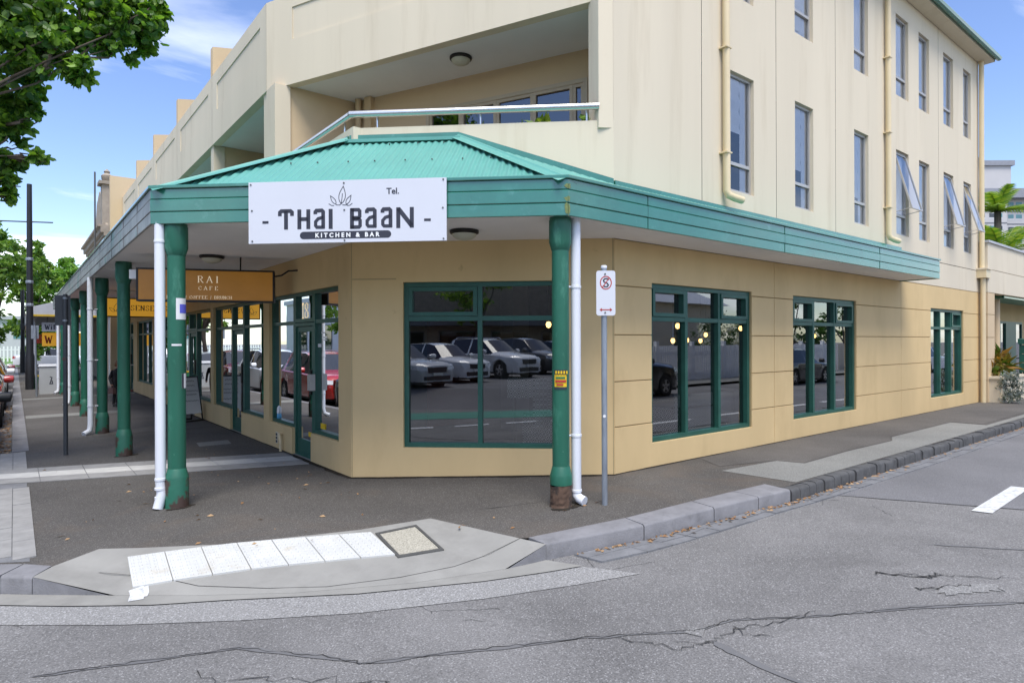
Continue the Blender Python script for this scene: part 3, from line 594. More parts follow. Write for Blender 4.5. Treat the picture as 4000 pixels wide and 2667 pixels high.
# cracks and repairs in the road
def crack(pts, wd, mat='crack', h=.006, jit=.025, sub=5):
    P = []
    for a, b in zip(pts, pts[1:]):
        for k in range(sub):
            t = k/sub; P.append((a[0]+(b[0]-a[0])*t+random.uniform(-jit, jit), a[1]+(b[1]-a[1])*t+random.uniform(-jit, jit)))
    P.append(pts[-1]); mb = MB(); m = len(P); Lp = []; Rp = []
    for i, p in enumerate(P):
        q = P[min(i+1, m-1)]; o = P[max(i-1, 0)]; d = Vector((q[0]-o[0], q[1]-o[1])).normalized(); ww = wd*random.uniform(.25, 1.2)*(1 if 0 < i < m-1 else .1)/2
        Lp.append((p[0]-d.y*ww, p[1]+d.x*ww, zp(p[0])+ROAD+h)); Rp.append((p[0]+d.y*ww, p[1]-d.x*ww, zp(p[0])+ROAD+h))
    mb.add(Lp+Rp, [(i, i+1, m+i+1, m+i) for i in range(m-1)]); o = mb.build('road_crack', mat); struct(o); return o
random.seed(11)
C1k = [(-3.35, -.72), (-2.87, -.92), (-2.32, -1.15), (-1.92, -1.63), (-1.79, -1.84), (-1.18, -2.15), (-.56, -2.47), (-.09, -2.77), (.07, -2.87), (.37, -2.95), (.91, -3.35), (1.46, -3.69), (2.05, -4.13), (2.6, -4.5)]
crack(C1k, .045, 'seal', .005, .008, 4); crack(C1k, .0085, 'crack', .007, .014, 14)
crack([(.02, -3.03), (.0, -3.2), (-.03, -3.51), (.05, -4.2)], .06, 'seal', .005, .006); crack([(-.4, -2.6), (-.2, -2.95), (.02, -3.03), (.35, -3.06), (.6, -3.2), (.9, -3.25)], .009, 'crack', .008, .03, 8)
crack([(-.2, -2.85), (-.05, -3.0), (.02, -3.03)], .008, 'crack', .008, .02); crack([(.3, -2.98), (.25, -3.1), (.35, -3.25)], .008, 'crack', .008, .02)
crack([(1.75, -3.55), (1.95, -3.7), (2.15, -3.8)], .014, 'crack', .008, .03, 9); crack([(2.0, -3.35), (2.07, -3.55), (2.25, -3.7), (2.5, -4.0)], .012, 'crack', .008, .03)
crack([(1.85, -3.25), (2.07, -3.55), (2.2, -3.6)], .022, 'crack', .008, .03, 9); crack([(2.9, -3.3), (3.4, -3.9), (4.2, -4.6)], .03, 'seal', .005, .01)
crack([(4.08, -1.96), (4.75, -3.13), (5.6, -4.6), (6.2, -6.0)], .03, 'seal', .007, .006)
crack([(-2.87, -1.4), (-2.3, -1.6), (-2.0, -1.9), (-1.7, -2.2)], .007, 'crack', .007, .05, 8); crack([(-2.6, -1.3), (-2.5, -1.6), (-2.1, -2.0)], .007, 'crack', .007, .05, 8)
sheet('road_repair', [(2.04+(.20+.05*sin(3.3*k)+.03*sin(7.1*k+1))*cos(k*2*pi/30)-.10*sin(k*2*pi/30)*.6, -3.82+(.13+.035*sin(2.7*k)+.02*sin(5.9*k))*sin(k*2*pi/30)-.09*cos(k*2*pi/30)) for k in range(30)], ROAD+.006, 'road_patch')
sheet('road_repair', [(-.02, -2.84), (.06, -2.82), (.12, -2.90), (.02, -2.95)], ROAD+.006, 'road_patch')
crack([(.3, .0), (.9, -.25), (1.0, -.3)], .01, 'crack', -ROAD+.004, .01)
# dirt lines where walls and posts meet the footpath
def dirt(pts, wd, h=.0055): 
    o = crack(pts, wd, 'dirt', -ROAD+h, .012, 16); o.name = 'dirt_line'
dirt([(-.015, 21), (-.015, 12), (-.015, 2.32), (2.45, -.015), (9, -.015), (16.9, -.015)], .05); dirt([(-.03, 4.4), (-.03, 2.31), (2.44, -.03)], .12, .0045)
dirt([(.86, -.58), (1.06, -.66), (1.32, -.62)], .11); dirt([(-2.16, 2.2), (-2.0, 2.16), (-1.86, 2.25)], .07); dirt([(-2.2, 6.25), (-2.04, 6.18), (-1.85, 6.28)], .06)
# leaf litter
def leafpile(name, label, spots, seed, size=(.03, .09)):
    random.seed(seed); mb = MB()
    for (x, y, z) in spots:
        a = random.uniform(0, 6.28); l = random.uniform(*size); wd = l*random.uniform(.25, .45); up = random.uniform(.004, .02)
        u = (cos(a)*l/2, sin(a)*l/2); v = (-sin(a)*wd/2, cos(a)*wd/2)
        mb.add([(x-u[0], y-u[1], z+.004), (x+v[0], y+v[1], z+up), (x+u[0], y+u[1], z+.006), (x-v[0], y-v[1], z+.003)], [(0, 1, 2), (0, 2, 3)])
    return stuff(mb.build(name, 'litter'), label, 'leaf litter')
random.seed(21)
sp = []
for i in range(420):
    x = random.uniform(.3, 16) if i > 160 else random.uniform(.6, 5); y = yk(x)-.02-abs(random.gauss(0, .04)); sp.append((x, y, zp(x)+GUT+.006))
leafpile('leaf_litter', 'brown dry leaves gathered in the gutter along the dark kerb stones', sp, 22, (.025, .07))
sp = [(random.uniform(-3.65, -3.47), random.uniform(7.8, 20), zp(-3.5)+ROAD+.004) for i in range(320)]
leafpile('leaf_litter', 'tan fallen leaves in the gutter beside the row of parked cars', sp, 23, (.05, .12))
sp = [(random.uniform(-3.1, 2.2), random.uniform(-.8, 6), 0) for i in range(150)]
sp = [(x, y, zp(x)+.003) for x, y, z in sp if x < -.05 and y > .9-.5*(x+3) or (x > .2 and -1.0 < y < -.3)]
leafpile('leaf_litter', 'a few scattered dry leaves on the dark asphalt footpath under the awning', sp, 24, (.03, .075))

# ------------------------------------------------------------------ the corner building
W1 = (0, 2.32); W2 = (2.46, 0); CL = hypot(2.46, 2.32); cu = (2.46/CL, -2.32/CL)
FL = Fr(0, 2.32, 0, 1, -1, 0); FR = Fr(2.46, 0, 1, 0, 0, -1); FC = Fr(0, 2.32, cu[0], cu[1], cu[1], -cu[0])
FL0 = Fr(0, 0, 0, 1, -1, 0)
BLD = thing('corner_building', 'cream rendered corner building of three storeys with green shop windows and stepped parapet', 'building', (0, 0, 0))
def pane(F, u0, u1, z0, z1, o, parent, mat='glass', name='pane'):
    return MB().quad(F.P(u0, o, z0), F.P(u1, o, z0), F.P(u1, o, z1), F.P(u0, o, z1)).build(name, mat, parent)
def frame_rect(mb, F, u0, u1, z0, z1, o0, o1, wd):
    """Four rails as one closed ring."""
    a = [(u0, z0), (u1, z0), (u1, z1), (u0, z1)]; b = [(u0+wd, z0+wd), (u1-wd, z0+wd), (u1-wd, z1-wd), (u0+wd, z1-wd)]
    vs = [F.P(u, o0, z) for u, z in a]+[F.P(u, o1, z) for u, z in a]+[F.P(u, o0, z) for u, z in b]+[F.P(u, o1, z) for u, z in b]
    fs = []
    for i in range(4):
        j = (i+1) % 4; fs += [(i, j, 4+j, 4+i), (4+i, 4+j, 12+j, 12+i), (12+i, 12+j, 8+j, 8+i), (8+i, 8+j, j, i)]
    mb.add(vs, fs)
def shop_window(F, u0, u1, z0, z1, mull, ztr, parent, inset=.05, fw=.055, sash=(), mat='green_frame', gl='glass_shop', dep=.07):
    mb = MB(); o1 = -inset; o0 = -inset-dep
    frame_rect(mb, F, u0, u1, z0, z1, o0, o1, fw)
    cells = [u0+fw]+[m for m in mull]+[u1-fw]
    for m in mull: mb.fbox(F, m-fw/2, m+fw/2, o0-.01, o1-.004, z0+fw, z1-fw)
    if ztr: mb.fbox(F, u0+fw, u1-fw, o0-.004, o1-.007, ztr-fw/2, ztr+fw/2)
    wn = mb.build('window', mat, parent)
    for i in range(len(cells)-1):
        a = cells[i]+(fw/2 if i else 0); b = cells[i+1]-(fw/2 if i < len(cells)-2 else 0)
        if ztr:
            pane(F, a, b, z0+fw, ztr-fw/2, o0+.02, wn, gl)
            if i in sash:
                m2 = MB(); frame_rect(m2, F, a+.004, b-.004, ztr+fw/2+.004, z1-fw-.004, o0+.012, o1+.012, .05); m2.build('sash', mat, wn)
            pane(F, a, b, ztr+fw/2, z1-fw, o0+.02, wn, gl)
        else: pane(F, a, b, z0+fw, z1-fw, o0+.02, wn, gl)
    return wn
# chamfer wall: ground part and the balcony parapet above
CW = (.69, 2.68, .37, 2.50)
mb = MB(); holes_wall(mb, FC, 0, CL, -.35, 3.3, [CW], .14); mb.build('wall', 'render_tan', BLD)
mb = MB(); mb.fbox(FC, 0, CL, -.16, 0.002, 3.3, 4.5); mb.build('balcony_parapet', 'render_cream', BLD)
shop_window(FC, CW[0], CW[1], CW[2], CW[3], [1.68], 2.03, BLD, .05, .06, sash=(0,))
# corner pilaster joints
for F, u in ((FC, .012), (FC, CL-.012)):
    MB().fbox(F, u-.006, u+.006, -.005, .003, -.2, 3.02).build('wall_joint', 'joint', BLD)
MB().fbox(FC, .02, .60, -.005, .0025, 2.535, 2.55).build('wall_joint', 'joint', BLD)
# left ground facade: stall risers, piers, header
bays = [(.40, 3.32, 1.42, 2.22), (3.63, 7.15, 5.02, 5.82), (7.41, 10.9, 9.0, 9.8), (11.2, 14.55, 12.6, 13.4), (14.86, 18.0, None, None), (18.9, 21.4, 18.95, 19.95)]
ZS = .39; ZH = 2.50; ZT = 2.04; hl = []
for a, b, d0, d1 in bays:
    hl.append((a, b, ZS, ZH))
    if d0: hl.append((d0, d1, -.05, ZH))
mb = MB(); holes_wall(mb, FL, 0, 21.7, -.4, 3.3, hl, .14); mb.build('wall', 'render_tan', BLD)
mb = MB(); mb.fbox(FL, -.1, 21.7, -.16, .002, 3.3, 4.5); mb.build('balcony_parapet', 'render_cream', BLD)
def shop_door(F, d0, d1, parent, side):
    mb = MB(); frame_rect(mb, F, d0, d1, -.03, ZT-.01, -.12, -.05, .05); dr = mb.build('door', 'green_frame', parent)
    m2 = MB(); a, b = d0+.055, d1-.055; frame_rect(m2, F, a, b, .0, ZT-.07, -.115, -.07, .075); m2.fbox(F, a+.075, b-.075, -.112, -.072, .075, .24); m2.build('leaf', 'green_frame', dr)
    pane(F, a+.075, b-.075, .24, ZT-.14, -.09, dr, 'glass_shop')
    hx = b-.05 if side > 0 else a+.05
    MB().fbox(F, hx-.025, hx+.025, -.07, -.03, .95, 1.32).build('handle', 'black_metal', dr)
    MB().fbox(F, d0, d1, -.14, .0, -.06, -.02).build('sill', 'concrete', dr)
    MB().fbox(F, a+.09, a+.26, -.088, -.086, .30, .37).build('sticker', 'sticker_yellow', dr)
for i, (a, b, d0, d1) in enumerate(bays):
    if d0 and d0-a > .2:
        w1 = shop_window(FL, a, d0, ZS, ZH, [], ZT, BLD, gl='glass_shop')
        w2 = shop_window(FL, d1, b, ZS, ZH, [], ZT, BLD, gl='glass_shop')
        shop_window(FL, d0, d1, ZT, ZH, [], None, BLD, gl='glass_shop'); shop_door(FL, d0, d1, BLD, -1)
    elif d0:
        shop_window(FL, d1, b, ZS, ZH, [], ZT, BLD); shop_window(FL, d0, d1, ZT, ZH, [], None, BLD); shop_door(FL, d0, d1, BLD, 1)
    else: shop_window(FL, a, b, ZS, ZH, [a+1.05, a+2.1], ZT, BLD)
# step and rail at the far doorway
MB().fbox(FL, 18.95, 19.95, .0, .35, -.3, .02).build('step', 'brick_red', BLD)
MB().tube([FL.P(18.7, .28, -.1), FL.P(18.7, .28, .85), FL.P(18.7, .18, .95), FL.P(18.7, .02, .95)], .02).build('handrail', 'far_white', BLD, smooth=True)
# door number, hours notice, mail slot, vents, bottle on the sill
mb = MB(); serif(mb, '18', lambda x, y: FL.P(2.02-x, -.094, 2.10+y), .24, 0, .03); mb.build('door_number', 'cream_ink', BLD)
for k, (u, z, wd, h) in enumerate(((1.18, 1.86, .10, .02), (1.12, 1.79, .18, .022), (1.12, 1.755, .18, .018))):
    MB().fbox(FL, u-wd/2, u+wd/2, -.098, -.094, z, z+h).build('notice_line', 'ink_white', BLD)
MB().fbox(FL, 1.24, 1.36, -.098, -.092, 1.66, 1.71).build('notice', 'paper', BLD)
mb = MB().fbox(FL, 1.36, 1.46, -.05, .03, 1.02, 1.26); mb.build('letter_box', 'alu', BLD)
MB().fbox(FL, 1.10, 1.26, -.098, -.09, .47, .55).build('sticker', 'sticker_yellow', BLD)
for zz, mm in ((.45, 'bluebottle'), (.53, 'paper')):
    MB().lathe([(.035, 0), (.04, .02), (.035, .10 if mm == 'paper' else .08), (.012, .13)], FL.P(3.12, -.10, zz), 10).build('bottle', mm, BLD, smooth=True)
vt = MB().fbox(FL, 2.86, 2.96, .0, .012, .06, .25).build('vent', 'render_cream', BLD)
for k in range(3): MB().fbox(FL, 2.875, 2.945, .010, .016, .075+k*.057, .115+k*.057).build('slot', 'room_dark', vt)
MB().tube([FL.P(2.6, .05, zp(0)), FL.P(2.6, .05, .14), FL.P(2.61, .06, .22), FL.P(2.66, .05, .25), FL.P(2.68, .0, .25)], .022, 8).build('pipe_stub', 'pipe_cream', BLD, smooth=True)
# window posters in the second shop
for (u0, u1, z0, z1, mm) in ((6.4, 7.0, 1.55, 2.0, 'paper'), (3.75, 4.85, 1.52, 1.98, 'blind'), (6.55, 7.0, .95, 1.32, 'room_dark'), (8.1, 8.85, 1.1, 2.0, 'paper'), (7.9, 8.6, .75, 1.6, 'old_render')):
    MB().fbox(FL, u0, u1, -.135, -.13, z0, z1).build('poster', mm, BLD)
mb = MB(); mb.ribbon([(.13*cos(a), .13*sin(a)) for a in [k*pi/8 for k in range(16)]], .05, closed=True, M=lambda x, y: FL.P(6.75-x*.6, -.128, 1.78+y)); mb.build('poster_mark', 'cycle_green', BLD)

# right ground facade: recessed backing wall, proud panels with chamfered joints
RW = [(.74, 3.18, .38, 2.50), (4.48, 6.93, .39, 2.50), (10.91, 13.22, .38, 2.49)]
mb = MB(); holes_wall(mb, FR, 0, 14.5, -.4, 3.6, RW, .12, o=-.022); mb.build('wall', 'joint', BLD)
rows = [(-.4, .65), (.65, 1.22), (1.22, 1.81), (1.81, 2.43)]; g = .006
def wpanel(u0, u1, z0, z1, notch=None, mat='render_tan'):
    u0 += g; u1 -= g; z0 += g; z1 -= g
    if notch:
        a, b, zc, top = notch
        pts = ([(u0, z0), (u1, z0), (u1, z1), (b, z1), (b, zc), (a, zc), (a, z1), (u0, z1)] if top else [(u0, z0), (a, z0), (a, zc), (b, zc), (b, z0), (u1, z0), (u1, z1), (u0, z1)])
    else: pts = [(u0, z0), (u1, z0), (u1, z1), (u0, z1)]
    return MB().fprism(FR, pts, -.024, 0, .007).build('wall_panel', mat, BLD)
cols = [(0, .74), (3.18, 3.86), (3.86, 4.48), (6.93, 9.14), (9.14, 10.91), (13.22, 14.5)]
for (a, b) in cols:
    for (z0, z1) in rows[1:]: wpanel(a, b, z0, z1)
for (a, b, w_) in ((0, 3.86, RW[0]), (3.86, 9.14, RW[1]), (9.14, 14.5, RW[2])):
    wpanel(a, b, -.4, .65, (w_[0]-g*0, w_[1], w_[2], True)); wpanel(a, b, 2.43, 3.02, (w_[0], w_[1], w_[3], False))
wpanel(0, 9.14, 3.02, 3.6); wpanel(9.14, 14.5, 3.02, 3.6, mat='render_cream')
for w_, sash in zip(RW, ((0, 2), (0, 2), (2,))):
    m1 = w_[0]+(w_[1]-w_[0])*.335; m2 = w_[0]+(w_[1]-w_[0])*.667
    shop_window(FR, w_[0], w_[1], w_[2], w_[3], [m1, m2], 2.03, BLD, .045, .06, sash=sash, dep=.09)
# upper right facade in tall panels with windows
UP = [(0, 1.87), (1.87, 3.94), (3.94, 6.07), (6.07, 11.45), (11.45, 14.5)]
UW = [(2.6, 3.26), (4.56, 5.21), (6.86, 7.51), (8.9, 9.6), (10.21, 10.86), (11.8, 12.5), (13.26, 13.86)]
for (a, b) in UP:
    hs_ = [(u0, u1, z0, z1) for (u0, u1) in UW for (z0, z1) in ((4.01, 5.83), (7.0, 8.74)) if a < u0 < b]
    mb = MB(); holes_wall(mb, FR, a+(g if a else -0.0), b-g, 3.6+g, 9.3, hs_, .10); mb.build('wall_panel', 'render_cream', BLD)
MB().fbox(FR, 0, 14.5, -.35, -.03, 3.6, 9.3)  # (thickness is closed by the rooms behind)
for j in (1.87, 3.94, 6.07, 11.45): MB().fbox(FR, j-.008, j+.008, -.04, -.012, 3.6, 9.3).build('wall_joint', 'joint', BLD)
def flat_window(u0, u1, z0, z1, opened, blind, i_=0):
    F = FR; mb = MB(); fw = .045; zr = z0+.44
    frame_rect(mb, F, u0, u1, z0, z1, -.10, -.055, fw); mb.fbox(F, u0+fw, u1-fw, -.098, -.05, zr-.025, zr+.025)
    wn = mb.build('window', 'alu', BLD)
    pane(F, u0+fw, u1-fw, z0+fw, zr-.025, -.08, wn, 'glass_sky')
    m2 = MB(); a, b, c, d = u0+fw+.003, u1-fw-.003, zr+.03, z1-fw-.003
    if opened:
        an = radians(opened); h = d-c
        F2 = type('T', (), {'P': staticmethod(lambda u, o, z: F.P(u, -.055+o*cos(an)+(d-z)*sin(an), d-(d-z)*cos(an)+o*sin(an)*0))})
        frame_rect(m2, F2, a, b, c, d, -.02, .015, .03); sh = m2.build('sash', 'alu', wn)
        MB().quad(F2.P(a+.03, 0, c+.03), F2.P(b-.03, 0, c+.03), F2.P(b-.03, 0, d-.03), F2.P(a+.03, 0, d-.03)).build('pane', 'glass_sky', wn)
        for uu in (a+.02, b-.02):
            p = F.P(uu, -.06, c+.02); q = F2.P(uu, 0, c+.02); MB().tube([p, q], .008, 6).build('stay', 'alu', wn)
    else:
        pane(F, u0+fw, u1-fw, zr+.025, z1-fw, -.08, wn, 'glass_sky')
    # blind and the dim room behind
    zb = z0+(z1-z0)*blind
    if blind < .99:
        mb = MB(); nz = 7; vs = []
        for k in range(nz+1):
            z = zb+(z1-.03-zb)*k/nz; vs += [F.P(u0+.03, -.096-.012*(k % 2), z), F.P(u0+(u1-u0)*.62, -.096-.012*(k % 2), z)]
        mb.add(vs, [(2*k, 2*k+1, 2*k+3, 2*k+2) for k in range(nz)]); mb.build('blind', 'blind', wn)
    mb = MB(); vs = []
    for k in range(9):
        u = u0+(u1-u0)*((.02 if (z0 > 6 or i_ > 2) else .64)+(.98 if (z0 > 6 or i_ > 2) else .36)*k/8); vs += [F.P(u, -.108-.016*(k % 2), z0), F.P(u, -.108-.016*(k % 2), z1)]
    mb.add(vs, [(2*k, 2*k+1, 2*k+3, 2*k+2) for k in range(8)]); mb.build('curtain', 'blind', wn)
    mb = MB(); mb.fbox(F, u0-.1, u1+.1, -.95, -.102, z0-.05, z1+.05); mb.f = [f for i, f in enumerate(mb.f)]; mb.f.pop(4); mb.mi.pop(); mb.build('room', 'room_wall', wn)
for i, (u0, u1) in enumerate(UW):
    flat_window(u0, u1, 4.01, 5.83, {3: 15, 5: 14, 6: 16}.get(i, 0), (.52, .38, .30, 1, 1, 1, 1)[i], i)
    flat_window(u0, u1, 7.0, 8.74, 0, (.1, .08, .05, 1, 1, 1, 1)[i], i)
# far end wall, back wall, roof and eave of the street wing
mb = MB(); mb.quad((16.96, 0, -.4), (16.96, 9, -.4), (16.96, 9, 9.3), (16.96, 0, 9.3)); mb.build('end_wall', 'render_cream', BLD)
mb = MB(); mb.quad((2.46, .3, 6.1), (2.46, 9, 6.1), (2.46, 9, 9.3), (2.46, .3, 9.3)); mb.build('end_wall', 'render_cream', BLD)
mb = MB(); mb.hexa([(2.2, -.36, 9.27), (17.25, -.36, 9.27), (17.25, 9.3, 9.27), (2.2, 9.3, 9.27), (2.2, -.36, 9.31), (17.25, -.36, 9.31), (17.25, 9.3, 10.6), (2.2, 9.3, 10.6)]); rf = mb.build('roof', 'green_roof', BLD)
MB().tube([(2.2, -.38, 9.29), (17.28, -.38, 9.29)], .07, 8).build('gutter', 'green_fascia', rf, smooth=True)
MB().box(2.3, -.31, 9.20, 17.2, -.01, 9.262).build('eave_lining', 'render_cream', rf)
# cream wall downpipes with brackets and shoes
def wall_pipe(s, z0, z1, shoe, r=.055):
    mb = MB(); path = [FR.P(s, .075, z1), FR.P(s, .075, z0)]
    if shoe: path += [FR.P(s+.02, .09, z0-.06), FR.P(s+.10, .14, z0-.10), FR.P(s+.26, .17, z0-.12)]
    p = mb.tube(path, r, 12).build('downpipe', 'pipe_cream', BLD, smooth=True)
    z = z0+.55
    while z < z1:
        MB().fbox(FR, s-r-.03, s+r+.004, 0, .08+r, z, z+.02).build('bracket', 'pipe_cream', p); z += 1.55
wall_pipe(2.38, 3.95, 9.25, True); wall_pipe(8.30, 3.92, 9.25, True)
p = MB().tube([FR.P(14.42, .09, 9.2), FR.P(14.42, .09, 3.66)], .06, 12).build('downpipe', 'pipe_cream', BLD, smooth=True)
MB().fprism(FR, [(14.28, 3.4), (14.66, 3.4), (14.66, 3.62), (14.28, 3.62)], .002, .22).build('rainwater_head', 'pipe_cream', BLD)
MB().tube([FR.P(14.42, .11, 3.4), FR.P(14.42, .11, .02)], .06, 12).build('downpipe', 'pipe_cream', BLD, smooth=True)
MB().fprism(FR, [(14.26, 3.62), (14.68, 3.62), (14.68, 3.66), (14.26, 3.66)], .0, .25).build('rainwater_lip', 'render_cream', BLD)

# upper left facade: spandrels with sunk fields, posts, party walls, balconies
BY = [5.74, 9.52, 13.27, 16.9, 20.4, 23.95]
for a, b in zip(BY, BY[1:]):
    mb = MB(); holes_wall(mb, FL0, a+.008, b-.008, 6.07, 7.58, [(a+.35, b-.4, 6.74, 7.3)], .018, back=True)
    mb.quad(FL0.P(a+.008, -.16, 6.07), FL0.P(b-.008, -.16, 6.07), FL0.P(b-.008, 0, 6.07), FL0.P(a+.008, 0, 6.07)); mb.quad(FL0.P(a+.008, -.16, 7.58), FL0.P(b-.008, -.16, 7.58), FL0.P(b-.008, 0, 7.58), FL0.P(a+.008, 0, 7.58))
    mb.quad(FL0.P(a+.008, -.16, 6.07), FL0.P(b-.008, -.16, 6.07), FL0.P(b-.008, -.16, 7.58), FL0.P(a+.008, -.16, 7.58)); mb.build('spandrel', 'render_cream', BLD)
    MB().box(0.03, a-.0, 4.4, .26, a+.24, 6.08).build('post', 'render_cream', BLD)
    MB().box(1.9, a+.1, 3.3, 2.0, b-.1, 6.2).build('balcony_wall', 'render_peach', BLD)
    s = shop_window(Fr(1.9, 0, 0, 1, -1, 0), a+.8, b-.6, 3.5, 5.6, [a+1.9], None, BLD, -.03, .06, mat='alu_tan', gl='glass')
    MB().box(.16, a+.24, 6.09, 2.1, b-.0, 6.2).build('balcony_ceiling', 'ceiling_white', BLD)
for y in BY[1:-1]:
    mb = MB(); pts = [(.14, 3.4), (5, 3.4), (5, 9.2), (.02, 8.25), (.02, 7.59), (.14, 7.59)]; Fx = Fr(0, y+.02, 1, 0, 0, -1); mb.fprism(Fx, pts, -.18, 0); mb.build('party_wall', 'render_peach', BLD)
MB().box(-.42, 23.98, -.4, 5, 24.25, 8.4).build('party_wall', 'render_peach', BLD)
MB().box(.2, 5.75, 6.21, 8, 23.9, 6.4).build('roof_deck', 'far_roof', BLD)
MB().box(.0, 2.35, 3.05, 8, 23.9, 3.28).build('floor_slab', 'concrete', BLD)
MB().prism([(.12, 2.36), (2.5, .12), (16.8, .12), (16.8, 9), (.12, 9)], 3.06, 3.27).build('floor_slab', 'concrete', BLD)
# diagonal second floor front over the corner terrace
dl = hypot(2.44, 5.64); FD = Fr(0, 5.74, 2.44/dl, -5.64/dl, -5.64/dl, -2.44/dl)
mb = MB(); holes_wall(mb, FD, 0, dl-.02, 6.07, 7.58, [(.62, dl-.6, 6.82, 7.36)], .018, back=True)
mb.quad(FD.P(0, -.15, 6.07), FD.P(dl, -.15, 6.07), FD.P(dl, 0, 6.07), FD.P(0, 0, 6.07)); mb.quad(FD.P(0, -.15, 6.07), FD.P(dl, -.15, 6.07), FD.P(dl, -.15, 7.58), FD.P(0, -.15, 7.58)); mb.quad(FD.P(0, -.15, 7.58), FD.P(dl, -.15, 7.58), FD.P(dl, 0, 7.58), FD.P(0, 0, 7.58)); mb.build('spandrel', 'render_cream', BLD)
MB().prism([(0.1, 5.72), (2.50, .16), (5, .16), (5, 5.72)], 6.09, 6.25).build('terrace_ceiling', 'ceiling_white', BLD)
MB().box(.02, 5.34, 3.3, 1.5, 5.72, 6.09).build('terrace_wall', 'render_peach', BLD)
MB().box(0.0, 5.30, 3.3, .26, 5.74, 6.07).build('post', 'render_cream', BLD)
bl = hypot(1.95, 4.28); FB = Fr(1.44, 5.29, 1.95/bl, -4.28/bl, -4.28/bl, -1.95/bl)
mb = MB(); holes_wall(mb, FB, 0, bl+.6, 3.28, 6.09, [(1.54, 4.44, 3.34, 5.66)], .1); mb.build('terrace_wall', 'render_peach', BLD)
sd = MB(); frame_rect(sd, FB, 1.54, 4.44, 3.34, 5.66, -.08, .02, .06); sd = sd.build('sliding_door', 'alu_tan', BLD)
for k, (a, b) in enumerate(((1.6, 2.23), (2.23, 2.89), (2.89, 3.54), (3.54, 4.2), (4.2, 4.38))):
    mb = MB(); frame_rect(mb, FB, a, b, 3.4, 5.6, -.06, .0+.008*(k % 2), .05); mb.build('leaf', 'alu_tan', sd); pane(FB, a+.05, b-.05, 3.45, 5.55, -.03, sd, 'glass')
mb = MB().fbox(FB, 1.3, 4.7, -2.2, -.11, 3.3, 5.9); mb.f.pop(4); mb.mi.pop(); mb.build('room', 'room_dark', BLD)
MB().fbox(FB, .28, .42, .0, .10, 3.3, 6.08).build('pier', 'render_peach', BLD)
MB().tube([FB.P(.12, .07, 3.3), FB.P(.12, .07, 6.08)], .055).build('downpipe', 'render_peach', BLD, smooth=True)
MB().prism([(2.46, 0.002), (2.30, .10), (2.38, .35), (2.55, .35), (2.60, .10)], 4.4, 9.3).build('pier', 'render_cream', BLD)
# balcony handrail: round tube on slim stanchions
rp = [FL0.P(23, .04, 4.68), FL0.P(2.36, .04, 4.68)]
hr = MB().tube([FC.P(.0, .02, 4.67), FC.P(CL-.18, .02, 4.67)], .045, 12).build('handrail', 'steel', BLD, smooth=True)
for k in range(3): MB().tube([FC.P(.35+k*1.35, -.04, 4.5), FC.P(.35+k*1.35, -.04, 4.66)], .012, 6).build('stanchion', 'steel', hr)
hr = MB().tube([(-.0, 2.30, 4.67), (0, 13, 4.67)], .045, 12).build('handrail', 'steel', BLD, smooth=True)
for k in range(5): MB().tube([(.05, 2.6+k*1.6, 4.5), (.05, 2.6+k*1.6, 4.66)], .012, 6).build('stanchion', 'steel', hr)
# shop interior seen through the glass 
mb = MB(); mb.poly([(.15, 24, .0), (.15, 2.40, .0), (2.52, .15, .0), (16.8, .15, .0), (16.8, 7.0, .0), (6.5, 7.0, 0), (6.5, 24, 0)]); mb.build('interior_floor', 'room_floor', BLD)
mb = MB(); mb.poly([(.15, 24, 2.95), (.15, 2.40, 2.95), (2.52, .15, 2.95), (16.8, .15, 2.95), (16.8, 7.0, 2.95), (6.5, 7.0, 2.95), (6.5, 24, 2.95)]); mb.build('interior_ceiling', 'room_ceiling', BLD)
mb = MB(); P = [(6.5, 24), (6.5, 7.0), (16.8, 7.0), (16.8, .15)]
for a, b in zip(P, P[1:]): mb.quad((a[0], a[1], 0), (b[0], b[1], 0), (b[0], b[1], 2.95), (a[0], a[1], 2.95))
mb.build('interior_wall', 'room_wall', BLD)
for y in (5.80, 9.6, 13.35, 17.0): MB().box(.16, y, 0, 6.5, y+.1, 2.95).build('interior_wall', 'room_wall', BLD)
MB().box(3.2, 5.7, .0, 4.5, 5.78, 2.2).build('interior_panel', 'room_red', BLD)
MB().box(4.2, 4.2, .0, 4.6, 4.6, 2.9).build('interior_column', 'room_ceiling', BLD)
def pendant(x, y, z, lab, gp='bare pendant bulbs in the restaurant'):
    t = thing('pendant_lamp', lab, 'lamp', (x, y, z), 0, gp)
    MB().tube([(x, y, z+.12), (x, y, 2.94)], .006, 5).build('cord', 'black_metal', t); MB().lathe([(.02, .04), (.03, .06), (.03, .12), (.01, .14)], (x, y, z), 8).build('socket', 'black_metal', t)
    MB().lathe([(.005, -.05), (.03, -.035), (.042, 0), (.03, .035), (.015, .05)], (x, y, z), 10).build('bulb', 'bulb', t, smooth=True)
pendant(2.75, 1.55, 1.98, 'single amber pendant bulb hanging behind the corner window')
for x, y, z, lab in ((5.1, 1.0, 1.98, 'amber pendant bulb hanging in the left light of the window beside the stop sign'), (5.9, 1.7, 1.74, 'smaller amber bulb hanging below another in the window beside the stop sign'), (6.6, 1.9, 1.75, 'amber bulb hanging in the middle light of the window beside the stop sign'), (7.5, 2.1, 1.86, 'amber bulb hanging near the right mullion of the window beside the stop sign'), (7.9, 2.5, 1.74, 'small amber bulb deepest in the room beside the stop sign window'), (7.3, 1.2, 1.97, 'amber bulb hanging in the right light of the window beside the stop sign'), (9.0, 1.2, 1.86, 'amber bulb hanging in the first light of the next street window'), (10.6, 1.4, 1.84, 'amber bulb hanging in the middle light of the next street window')):
    pendant(x, y, z, lab)
